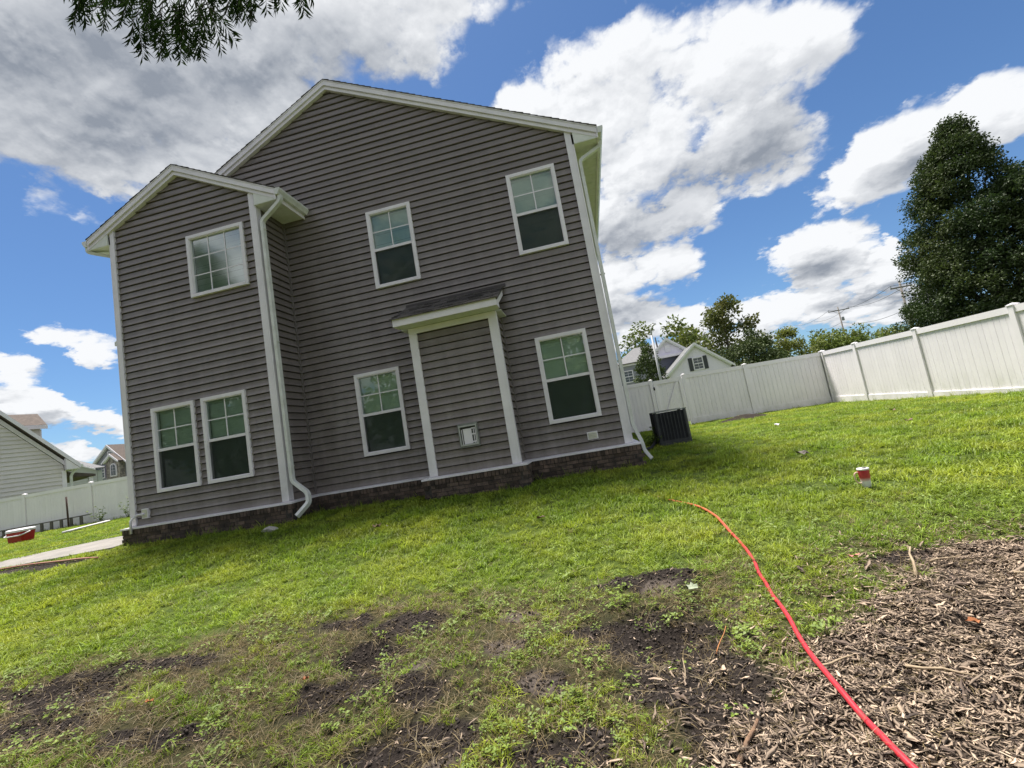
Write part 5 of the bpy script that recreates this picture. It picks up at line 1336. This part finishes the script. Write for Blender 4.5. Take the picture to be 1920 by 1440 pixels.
def feather_tree():
    rng = np.random.default_rng(9)
    t = thing('mimosa_tree', (-5.6, -10.2, gz(-5.6, -10.2)), 'feathery-leaved tree whose branch hangs into the top left of the sky', 'tree')
    P, A, N, L, W = [], [], [], [], []
    fr = list(FR)
    for f in FR + FR:
        j = rng.normal(size=3) * .06; k = rng.normal(size=3) * .06; fr.append((f[0] + j[0], f[1] + j[1], f[2] + j[2] + .04, f[3] + k[0], f[4] + k[1], f[5] + k[2] + .08))
    for _ in range(60):  # the rest of the crown, above and behind the view
        b = np.array([-5.0, -8.0, 7.6]) + rng.normal(size=3) * np.array([1.5, 1.5, .6])
        d = rng.normal(size=3) * .3 + np.array([0, 0, -.35]); fr.append((*b, *(b + d)))
    tw = MB()
    for f in fr:
        b = np.array(f[:3]); e = np.array(f[3:]); ax = e - b; ln = np.linalg.norm(ax); ax /= ln
        side = unit(np.cross(ax, rng.normal(size=3) * .4 + np.array([.15, 1, .3]))); nn = np.cross(side, ax)
        mid = b + ax * ln * .5 + nn * ln * .06
        tw.tube([b, mid, e], .0035, 4, r2=.0012, caps=False)
        npair = 13
        for i in range(npair):
            s = .18 + .82 * i / (npair - 1); q = b + (e - b) * s + nn * ln * .06 * (4 * s * (1 - s)); pl = (.075 + .05 * math.sin(math.pi * s)) * rng.uniform(.85, 1.1)
            for sg in (-1, 1):
                pd = unit(side * sg * .8 + ax * .8 + rng.normal(size=3) * .22 + np.array([0, 0, -.15]))
                P.append(q); A.append(pd); N.append(nn + rng.normal(size=3) * .45); L.append(pl * 1.15); W.append(rng.uniform(.012, .020))
    V, F = leaf_arrays(np.array(P), np.array(A), np.array(N), np.array(L), np.array(W), .05)
    put('crown', np_mesh('crown', V, F, dict(rnd=np.repeat(rng.random(len(P)), 4))), leaf_mat('mimosa_leaf', (.016, .032, .009), (.030, .055, .014), transl=.30, obj_rand=0, gloss=.0), t)
    base = Vector((-5.6, -10.2, gz(-5.6, -10.2)))
    tw.tube([base - Vector((0, 0, .2)), base + Vector((.1, .2, 1.5)), base + Vector((.2, .9, 4)), Vector((-5.1, -8.2, 7.2))], [.16, .13, .10, .06], 9)
    tw.tube([Vector((-5.2, -8.6, 6.6)), Vector((-4.7, -6.4, 7.7)), Vector((-4.2, -4.9, 7.5)), Vector((-3.5, -4.6, 6.9)), Vector((-2.9, -4.5, 6.45)), Vector((-2.2, -4.5, 6.3))], [.05, .035, .024, .014, .010, .006], 7)
    hub = [Vector((-4.2, -4.9, 7.5)), Vector((-3.5, -4.6, 6.9)), Vector((-2.9, -4.5, 6.45)), Vector((-2.2, -4.5, 6.3))]
    for f in FR:
        b = Vector(f[:3]); h = min(hub, key=lambda v: (v - b).length)
        tw.tube([h, h.lerp(b, .5) + Vector((0, 0, .05)), b], .006, 4, r2=.0035, caps=False)
    tw.build('trunk', M_BARK, t, True)


feather_tree()

# ------------------------------------------------------------------ small plants near the walls


def weed_plant(name, label, x, y, h, n, L, m, seed, group=None, spread=.5):
    rng = np.random.default_rng(seed); g = gz(x, y)
    t = thing(name, (x, y, g), label, 'plant', group); st = MB(); P, A, N, Ls = [], [], [], []
    for i in range(max(4, n // 9)):
        d = np.array([rng.normal() * spread, rng.normal() * spread, 1.0]); d = d / np.linalg.norm(d); hh = h * rng.uniform(.5, 1.0)
        st.tube([(x, y, g - .02), tuple(np.array([x, y, g]) + d * hh * .5), tuple(np.array([x, y, g]) + d * hh + np.array([d[0], d[1], 0]) * .1 * hh)], .006, 4, r2=.002)
        for k in range(9):
            s = rng.uniform(.25, 1); P.append(np.array([x, y, g]) + d * hh * s); a = rng.normal(size=3); a[2] = rng.uniform(-.2, .5); A.append(a); N.append(np.array([rng.normal() * .4, rng.normal() * .4, 1])); Ls.append(L * rng.uniform(.6, 1.2))
    Ls = np.array(Ls); V, F = leaf_arrays(np.array(P), np.array(A), np.array(N), Ls, Ls * .55)
    put('foliage', np_mesh('foliage', V, F, dict(rnd=np.repeat(rng.random(len(P)), 4))), m, t); st.build('stem', mat('green_stem', (.08, .11, .03), rough=.7), t)


LEAF_WEED = leaf_mat('weed_leaf', (.085, .14, .025), (.14, .20, .04), transl=.35, obj_rand=.15)
weed_plant('weed_plant', 'leafy weed growing between the house corner and the air conditioner', 1.28, 2.95, .5, 90, .09, LEAF_WEED, 3)
for k, (x, y, h) in enumerate([(-20.6, 7.9, .7), (-19.4, 8.0, 1.1), (-18.4, 7.7, 1.0), (-17.6, 7.9, 1.5)]):
    weed_plant('weed_plant', ['low bushy weed at the foot of the left fence, nearest the ladder', 'wispy weed at the foot of the left fence, second from the ladder', 'bushy weed at the foot of the left fence, third from the ladder', 'tallest weed at the left fence, against the house corner'][k], x, y, h, 70, .12, LEAF_WEED, 70 + k, 'weeds along the left fence')

# ------------------------------------------------------------------ ground cover (scattered stuff)


def proto(name, V, F, m, attrs=None):
    me = np_mesh(name, V, F, attrs); me.materials.append(m)
    return bpy.data.objects.new(name, me)


def tuft(name, n, h, r, w, m, rng, lean=.5, seg=3):
    V, F, R = [], [], []
    for i in range(n):
        a = rng.random() * 2 * np.pi; rr = r * math.sqrt(rng.random()); b = np.array([rr * math.cos(a), rr * math.sin(a), -.006])
        ln = h * rng.uniform(.55, 1.25); az = rng.random() * 2 * np.pi; le = lean * rng.uniform(.3, 1.3)
        d = np.array([math.cos(az), math.sin(az), 0]); sd = np.array([-d[1], d[0], 0]) * w * rng.uniform(.7, 1.3) * .5
        o = len(V); rv = rng.random()
        for s in range(seg + 1):
            t = s / seg; c = b + d * (ln * le * t * t) + np.array([0, 0, ln * t * (1 - .35 * le * t)])
            if s < seg: V += [c - sd * (1 - .55 * t), c + sd * (1 - .55 * t)]; R += [rv, rv]
            else: V.append(c); R.append(rv)
        for s in range(seg - 1): k = o + 2 * s; F += [(k, k + 1, k + 3), (k, k + 3, k + 2)]
        k = o + 2 * (seg - 1); F.append((k, k + 1, k + 2))
    return proto(name, np.array(V), np.array(F), m, dict(rnd=R))


def clover(name, n, r, ls, m, rng, h=.03):
    P, A, N, L = [], [], [], []
    V0, F0 = [], []
    for i in range(n):
        a = rng.random() * 2 * np.pi; rr = r * math.sqrt(rng.random()); hh = h * rng.uniform(.4, 1.3)
        c = np.array([rr * math.cos(a), rr * math.sin(a), hh]); q = rng.random() * 6.28; k = rng.integers(1, 4)
        for j in range(k):
            t = q + j * 2.1; P.append(c); A.append(np.array([math.cos(t), math.sin(t), rng.uniform(-.1, .35)])); N.append(np.array([rng.normal() * .25, rng.normal() * .25, 1])); L.append(ls * rng.uniform(.6, 1.3))
    L = np.array(L); V, F = leaf_arrays(np.array(P), np.array(A), np.array(N), L, L * rng.uniform(.5, .8, len(L)), .06)
    return proto(name, V, F, m, dict(rnd=np.repeat(rng.random(len(P)), 4)))


def chip(name, ln, w, th, bend, m, rng):
    """A torn shred of wood: flat, ragged ends, slight twist."""
    V = []; seg = 3; tw = rng.normal() * .5
    for s in range(seg + 1):
        t = s / seg - .5; z = bend * (t * t * 4 - .5) * ln; ww = w * ((.15, 1, rng.uniform(.5, 1.1), rng.uniform(.05, .5))[s]); y = rng.normal() * w * .2; a = tw * t
        V += [(t * ln, y - ww / 2 * math.cos(a), z - ww / 2 * math.sin(a)), (t * ln, y + ww / 2 * math.cos(a), z + ww / 2 * math.sin(a)), (t * ln, y + rng.normal() * ww * .2, z + th)]
    F = []
    for s in range(seg):
        a, b = 3 * s, 3 * s + 3
        for i, j in ((0, 1), (1, 2), (2, 0)): F += [(a + i, a + j, b + j), (a + i, b + j, b + i)]
    return proto(name, np.array(V), np.array(F), m, dict(rnd=np.full(len(V), rng.random() ** 1.3)))


def clod(name, s, m, rng):
    V = []; F = []
    ico = [(0, 0, 1), (.9, 0, .3), (.28, .85, .3), (-.72, .53, .3), (-.72, -.53, .3), (.28, -.85, .3), (.72, .53, -.4), (-.28, .85, -.4), (-.9, 0, -.4), (-.28, -.85, -.4), (.72, -.53, -.4)]
    V = [np.array(p) * s * rng.uniform(.6, 1.2) * np.array([1, 1, .7]) for p in ico]
    for i in range(5):
        a, b = 1 + i, 1 + (i + 1) % 5; c, d = 6 + i, 6 + (i + 1) % 5
        F += [(0, a, b), (a, c, b), (b, c, d)]
    return proto(name, np.array(V), np.array(F), m)


def scatter(name, x, y, protos, scale, rng, label, tilt=.15, zoff=0.0, idx=None, z=None):
    n = len(x)
    if z is None: z = ground_h(x, y) + zoff
    me = bpy.data.meshes.new(name); me.vertices.add(n); me.vertices.foreach_set('co', np.stack([x, y, z], 1).astype(np.float32).ravel())
    rot = np.stack([rng.normal(size=n) * tilt, rng.normal(size=n) * tilt, rng.random(n) * 2 * np.pi], 1).astype(np.float32)
    a = me.attributes.new('rot', 'FLOAT_VECTOR', 'POINT'); a.data.foreach_set('vector', rot.ravel())
    a = me.attributes.new('scl', 'FLOAT', 'POINT'); a.data.foreach_set('value', np.asarray(scale, np.float32))
    a = me.attributes.new('idx', 'INT', 'POINT'); a.data.foreach_set('value', (rng.integers(0, len(protos), n) if idx is None else idx).astype(np.int32))
    o = put(name, me, None); tag(o, label, None, None, 'stuff')
    c = bpy.data.collections.new(name + '_sources')
    for p in protos: c.objects.link(p)
    g = bpy.data.node_groups.new(name + '_scatter', 'GeometryNodeTree')
    g.interface.new_socket('Geometry', in_out='INPUT', socket_type='NodeSocketGeometry'); g.interface.new_socket('Geometry', in_out='OUTPUT', socket_type='NodeSocketGeometry')
    N, Lk = g.nodes, g.links
    gi = N.new('NodeGroupInput'); go = N.new('NodeGroupOutput'); ip = N.new('GeometryNodeInstanceOnPoints'); ci = N.new('GeometryNodeCollectionInfo')
    ci.inputs['Collection'].default_value = c; ci.inputs['Separate Children'].default_value = True; ci.inputs['Reset Children'].default_value = True

    def na(nm, ty):
        q = N.new('GeometryNodeInputNamedAttribute'); q.data_type = ty; q.inputs['Name'].default_value = nm; return next(s for s in q.outputs if s.enabled and s.name == 'Attribute')
    e2r = N.new('FunctionNodeEulerToRotation'); Lk.new(na('rot', 'FLOAT_VECTOR'), e2r.inputs[0])
    Lk.new(gi.outputs[0], ip.inputs['Points']); Lk.new(ci.outputs[0], ip.inputs['Instance']); ip.inputs['Pick Instance'].default_value = True
    Lk.new(na('idx', 'INT'), ip.inputs['Instance Index']); Lk.new(e2r.outputs[0], ip.inputs['Rotation']); Lk.new(na('scl', 'FLOAT'), ip.inputs['Scale'])
    Lk.new(ip.outputs[0], go.inputs[0])
    md = o.modifiers.new('scatter', 'NODES'); md.node_group = g
    return o


def sample(rng, x0, x1, y0, y1, dens, prob):
    n = rng.poisson((x1 - x0) * (y1 - y0) * dens); x = rng.uniform(x0, x1, n); y = rng.uniform(y0, y1, n)
    p = prob(x, y); k = rng.random(n) < p; return x[k], y[k]


def on_lawn(x, y):
    """1 where grass may grow: off the houses, the walk and the pad."""
    ok = np.ones(np.shape(x), bool)
    ok &= ~((x > BX0 - .16) & (x < BX1 + .16) & (y > -D - .15) & (y < 13)); ok &= ~((x > XL - .1) & (x < XR + .16) & (y > -.15) & (y < 13))
    ok &= ~((x > CX0 - .15) & (x < CX1 + .15) & (y > -PD - .15) & (y < 1)); ok &= ~in_poly(PATH, x, y)
    ok &= ~((x > ax0 - .04) & (x < ax1 + .04) & (y > ay0 - .04) & (y < ay1 + .04)); ok &= x < XB - .03
    ok &= ~((x > 0) & (y > YA - .03))
    ok &= ~((np.abs(x - tx) < .05) & (np.abs(y - ty) < .05))
    return ok


HOSE_XY = spline(HP, 8)


def near_hose(x, y, d=.03):
    m = np.full(np.shape(x), 9.0)
    for i in range(len(HOSE_XY)): m = np.minimum(m, np.hypot(x - HOSE_XY[i, 0], y - HOSE_XY[i, 1]))
    return m < d


def in_view(x, y):
    """Keep ground the photograph could plausibly see, with a margin."""
    vx, vy = x, y + 8.27; f = -.155 * vx + .982 * vy; s = .988 * vx + .155 * vy
    return (f > .8) & (np.abs(s) < 1.35 * f + 1.0)


GR = leaf_mat('lawn_blade', (.120, .205, .018), (.275, .375, .030), (.330, .380, .038), transl=.42, wscale=1.1, obj_rand=.40)
GR_DRY = leaf_mat('dry_blade', (.26, .20, .10), (.17, .125, .065), transl=.3, obj_rand=.25)
GR_CLOVER = leaf_mat('clover_leaf', (.115, .180, .024), (.200, .270, .040), transl=.3, obj_rand=.2)
CHIP_M = leaf_mat('wood_chip', (.098, .070, .054), (.48, .365, .265), transl=0, rough=.8, obj_rand=.5)
CLOD_M = mat('soil_clod', (.026, .020, .017), (.070, .055, .046), rough=.95, scale=40, bump=.4, random_obj=.55)

rg = np.random.default_rng(100)
TUFTS = [tuft('grass_tuft_%d' % i, 14, .056, .038, .0056, GR, rg, lean=1.0) for i in range(6)]
TUFTS += [tuft('grass_tuft_long_%d' % i, 10, .095, .03, .0055, GR, rg, lean=1.0) for i in range(2)]
FART = [tuft('grass_far_%d' % i, 30, .068, .095, .0105, GR, rg, lean=1.1, seg=2) for i in range(6)]


def p_near(x, y):
    lush = (1 - f_sparse(x, y) * .22) * (1 - f_soil(x, y)) ** 1.6 * (1 - f_mulch(x, y)) ** 2
    clump = sstep(.30, .50, fbm(x, y, 4.0, 31)); sp = f_sparse(x, y)
    lush = lush * (.50 + .50 * sstep(.36, .58, fbm(x, y, 6.0, 71)))
    return lush * (1 - sp + sp * clump) * on_lawn(x, y) * in_view(x, y) * ~near_hose(x, y, .006)


x, y = sample(rg, -6.2, 4.6, -7.1, -3.2, 640, p_near)
sc = rg.uniform(.65, 1.15, len(x)) * (1 - .25 * f_sparse(x, y)) * (.60 + .9 * fbm(x, y, 1.6, 33))
long_ = rg.random(len(x)) < .05 + .10 * sstep(.5, .7, fbm(x, y, 1.5, 61))
scatter('grass', x, y, TUFTS, sc, rg, 'short green lawn grass in the foreground', .18, idx=np.where(long_, rg.integers(6, 8, len(x)), rg.integers(0, 6, len(x))))
x, y = sample(rg, -13, 9, -3.2, -.05, 170, p_near)
x2, y2 = sample(rg, -13, -6.2, -7, -3.2, 170, p_near); x3, y3 = sample(rg, 4.6, 9, -6, -3.2, 170, p_near)
x4, y4 = sample(rg, .7, 8.8, -.05, 10.3, 95, p_near)
x = np.concatenate([x, x2, x3, x4]); y = np.concatenate([y, y2, y3, y4])
sc = rg.uniform(.7, 1.15, len(x)) * (.62 + .8 * fbm(x, y, 1.3, 35))
scatter('grass', x, y, FART, sc, rg, 'green lawn grass in front of and beside the brown house', .15)
x, y = sample(rg, -34, -8.8, -1.6, 8.4, 50, p_near)
scatter('grass', x, y, FART, rg.uniform(.7, 1.1, len(x)), rg, 'green lawn grass between the house and the left fence', .15)
# taller fringe where mowers do not reach: fence feet, brick foot, walk edge
ex, ey = [], []
for (a, b, c, d, dn) in [(XB - .16, XB - .06, 1.0, 10.2, 60), (0.8, 8.7, YA - .16, YA - .05, 60), (-31, -14, 8.0, 8.25, 60), (BX0 - .1, BX1 + .1, -D - .24, -D - .14, 120), (BX1, CX0, -.24, -.14, 100), (CX0, CX1, -PD - .24, -PD - .14, 90), (CX1, XR, -.24, -.14, 90)]:
    a_, b_ = sample(rg, a, b, c, d, dn, lambda x, y: np.ones(len(x))); ex.append(a_); ey.append(b_)
x = np.concatenate(ex); y = np.concatenate(ey)
scatter('grass', x, y, [tuft('grass_tall_%d' % i, 9, .16, .05, .006, GR, rg, lean=.7) for i in range(3)], rg.uniform(.4, 1.25, len(x)) , rg, 'uncut grass fringe along fences and brick foot', .2)
# clover and broad weeds
CL = [clover('clover_%d' % i, 12, .06, .0145, GR_CLOVER, rg) for i in range(5)] + [clover('weed_%d' % i, 8, .05, .021, GR_CLOVER, rg, .04) for i in range(2)]


def p_clover(x, y):
    sp = f_sparse(x, y); c = sstep(.46, .62, fbm(x, y, 2.2, 41))
    right = sstep(1.6, .3, np.abs(mulch_sd(x, y) + .5))
    return (c * (.25 + .75 * sp) + right * .35) * (1 - f_soil(x, y) * .9) * (1 - f_mulch(x, y)) ** 2 * on_lawn(x, y) * in_view(x, y) * ~near_hose(x, y, .03)


x, y = sample(rg, -6, 5, -7.1, -2.6, 200, p_clover)
x2, y2 = sample(rg, -9, 8.6, -4.2, 4, 26, lambda x, y: sstep(.50, .66, fbm(x, y, 1.4, 81)) * on_lawn(x, y) * in_view(x, y)); x = np.concatenate([x, x2]); y = np.concatenate([y, y2])
scatter('weeds', x, y, CL, rg.uniform(.45, 1.25, len(x)), rg, 'clover and broad-leaved weeds in the thin lawn', .2)
# dead grass
DRY = [tuft('dry_%d' % i, 12, .055, .06, .0030, GR_DRY, rg, lean=2.6) for i in range(4)]
x, y = sample(rg, -5.5, 3, -7.1, -3.2, 480, lambda x, y: (f_sparse(x, y) * .75 + .05) * (1 - .75 * f_soil(x, y)) * in_view(x, y) * on_lawn(x, y) * (1 - .7 * f_mulch(x, y)))
scatter('dry_grass', x, y, DRY, rg.uniform(.5, 1.2, len(x)), rg, 'dead straw-coloured grass in the thin lawn', .4)
# wood chips
CH = []
for i in range(22):
    ln = float(rg.choice([.012, .016, .022, .028, .038, .052, .08])); CH.append(chip('chip_%d' % i, ln, min(.016, ln * rg.uniform(.10, .45)), .0016, rg.uniform(-.06, .12), CHIP_M, rg))


def p_chip(x, y): return np.clip(f_mulch(x, y) ** 1.3 * (.45 + .9 * sstep(.35, .6, fbm(x, y, 3.5, 51))) + .10 * sstep(.7, 0, -mulch_sd(x, y)), 0, 1) * in_view(x, y)


x, y = sample(rg, -.3, 5.4, -7.2, -4.2, 14000, p_chip)
z = ground_h(x, y) + .006 + rg.random(len(x)) ** 2 * .022
scatter('wood_chips', x, y, CH, rg.uniform(.58, 1.02, len(x)) ** 2 * np.where(rg.random(len(x)) < .03, 1.8, 1), rg, 'shredded wood chip mulch bed', .28, z=z)
x, y = sample(rg, -4.8, 1.0, -7, -4.6, 420, lambda x, y: f_soil(x, y) * .7 * in_view(x, y))
x2, y2 = sample(rg, 4.4, 6.0, 8.5, 9.4, 300, lambda x, y: f_soil(x, y))
x3, y3 = sample(rg, -13, -8.8, -1.8, -1.2, 160, lambda x, y: f_soil(x, y) * on_lawn(x, y))
x = np.concatenate([x, x2, x3]); y = np.concatenate([y, y2, y3])
scatter('wood_debris', x, y, CH, rg.uniform(.4, .9, len(x)), rg, 'scattered bark and wood bits on the bare soil', .3, zoff=.004)
CLD = [clod('clod_%d' % i, .0085, CLOD_M, rg) for i in range(6)]
x, y = sample(rg, -5, 5, -7.1, -4.4, 2600, lambda x, y: np.clip(f_soil(x, y) + f_mulch(x, y) * .3, 0, 1) * in_view(x, y))
scatter('soil_crumbs', x, y, CLD, rg.uniform(.25, 1.3, len(x)) ** 1.5, rg, 'dark crumbly soil in the dug patches', .5, zoff=.002)

# ------------------------------------------------------------------ loose things on the lawn
rk = MB(); rr = random.Random(4); vs = []
rx, ry = -5.49, -1.37; rz = gz(rx, ry)
prof = [(.0, .075), (.06, .07), (.10, .045), (.115, .01), (.10, -.03)]
n = 9
pts = [(rx, ry, rz + .10)]
for a, h in prof[1:]:
    for k in range(n):
        t = 2 * math.pi * k / n; q = a * rr.uniform(.8, 1.2); pts.append((rx + 1.2 * q * math.cos(t), ry + .8 * q * math.sin(t), rz + .02 + h * rr.uniform(.8, 1.15)))
fs = [(0, 1 + k, 1 + (k + 1) % n) for k in range(n)]
for i in range(3):
    for k in range(n): fs.append((1 + i * n + k, 1 + (i + 1) * n + k, 1 + (i + 1) * n + (k + 1) % n, 1 + i * n + (k + 1) % n))
rk.add(pts, fs)
tag(rk.build('rock', mat('pale_stone', (.50, .47, .43), (.33, .31, .29), rough=.9, scale=14, bump=.5)), 'pale flat rock in the grass below the downspout', 'rock')


def dead_leaf(x, y, s, m, label, seed):
    r = random.Random(seed); mb = MB(); g = gz(x, y) + .045; a0 = r.random() * 6.28
    pts = [(x, y, g)]; k = 11
    for i in range(k):
        t = a0 + 2 * math.pi * i / k; q = s * (1.0 if i % 2 == 0 else .82) * r.uniform(.8, 1.2); pts.append((x + q * math.cos(t), y + q * math.sin(t) * .8, g + r.uniform(-.2, .6) * s))
    mb.add(pts, [(0, 1 + i, 1 + (i + 1) % k) for i in range(k)])
    b = len(mb.v); mb.add([(p[0], p[1], p[2] - .0015) for p in pts], [(0, 1 + (i + 1) % k, 1 + i) for i in range(k)])
    mb.tube([(x, y, g), (x - s * 1.1 * math.cos(a0), y - s * math.sin(a0), g + .2 * s)], .0016, 4)
    return tag(mb.build('fallen_leaf', m), label, 'leaf', 'fallen leaves on the lawn')


M_DL = mat('brown_dead_leaf', (.20, .135, .09), (.11, .07, .05), rough=.8, scale=30)
M_DL2 = mat('grey_dead_leaf', (.24, .21, .185), (.12, .10, .09), rough=.8, scale=30)
M_DL3 = mat('orange_dead_leaf', (.36, .14, .05), (.25, .09, .04), rough=.7, scale=30)
dead_leaf(-3.216, -2.129, .075, M_DL, 'curled brown leaf in the grass below the lower middle window', 1)
dead_leaf(2.75, -1.274, .085, M_DL2, 'grey curled leaf in the grass beyond the tumbler cup', 2)
dead_leaf(-0.802, -2.775, .05, M_DL, 'small brown leaf on the lawn in front of the closet', 3)
dead_leaf(-3.0, -2.2, .035, M_DL2, 'small dark leaf beside the curled brown leaf', 4)
for k, (x, y, s, m, lab) in enumerate([(-2.95, -5.75, .028, M_DL3, 'bright orange leaf among the weeds at the lower left'), (-1.98, -5.62, .022, M_DL3, 'pinkish leaf beside the left dug hole'), (1.62, -5.62, .03, M_DL3, 'orange leaf lying in the mulch'), (1.55, -4.75, .035, mat('pink_petal', (.55, .22, .18), rough=.7), 'pink petal at the upper edge of the mulch'), (.45, -4.95, .036, mat('pale_leaf', (.28, .31, .22), (.20, .24, .15), rough=.7), 'pale grey-green leaf lying near the hose'), (5.2, .5, .06, M_DL, 'brown leaf far out on the lawn near the fence'), (4.2, 3.4, .06, M_WHITE, 'white scrap far out on the lawn'), (6.2, 2.6, .06, M_DL, 'dark leaf on the lawn below the fence')]):
    dead_leaf(x, y, s, m, lab, 20 + k)


def stick(x, y, ln, r, ang, m, label, seed, up=0.0):
    q = random.Random(seed); g = gz(x, y); pts = []
    for i in range(5):
        t = i / 4 - .5; pts.append((x + math.cos(ang) * ln * t + q.uniform(-.1, .1) * ln * .3, y + math.sin(ang) * ln * t + q.uniform(-.1, .1) * ln * .3, g + .03 + up * (t + .5) * ln + q.uniform(-.004, .006)))
    return tag(MB().tube(pts, r, 6, r2=r * .5).build('stick', m, None, True), label, 'stick', 'sticks in the mulch')


M_ST = mat('bare_wood_stick', (.42, .33, .22), (.27, .20, .13), rough=.8, scale=20)
stick(1.75, -5.02, .22, .010, 1.1, M_ST, 'bare tan stick slanting up at the top of the mulch', 1, .5)
stick(2.02, -4.86, .20, .006, .15, M_ST, 'thin pale stick lying along the mulch edge', 2)
stick(.92, -5.80, .20, .006, .35, M_ST, 'pale splinter crossing beside the hose', 3)
stick(1.25, -5.95, .24, .007, -.5, M_ST, 'tan splinter in the middle of the mulch', 4)
stick(2.25, -5.25, .25, .008, -.6, M_ST, 'long pale splinter near the edge of view in the mulch', 5)
stick(.36, -6.25, .26, .013, 1.0, mat('torn_root', (.22, .13, .08), (.12, .085, .06), rough=.9, scale=25, bump=.6), 'torn brown root chunk at the lower edge of the mulch', 6, .05)
stick(.46, -5.55, .16, .0035, .9, mat('orange_root', (.50, .20, .06), (.40, .18, .08), rough=.7), 'thin orange root sticking out of the dug soil', 7, .5)
stick(.22, -5.75, .14, .0035, 1.4, M_ST, 'thin pale root below the right dug hole', 8, .3)
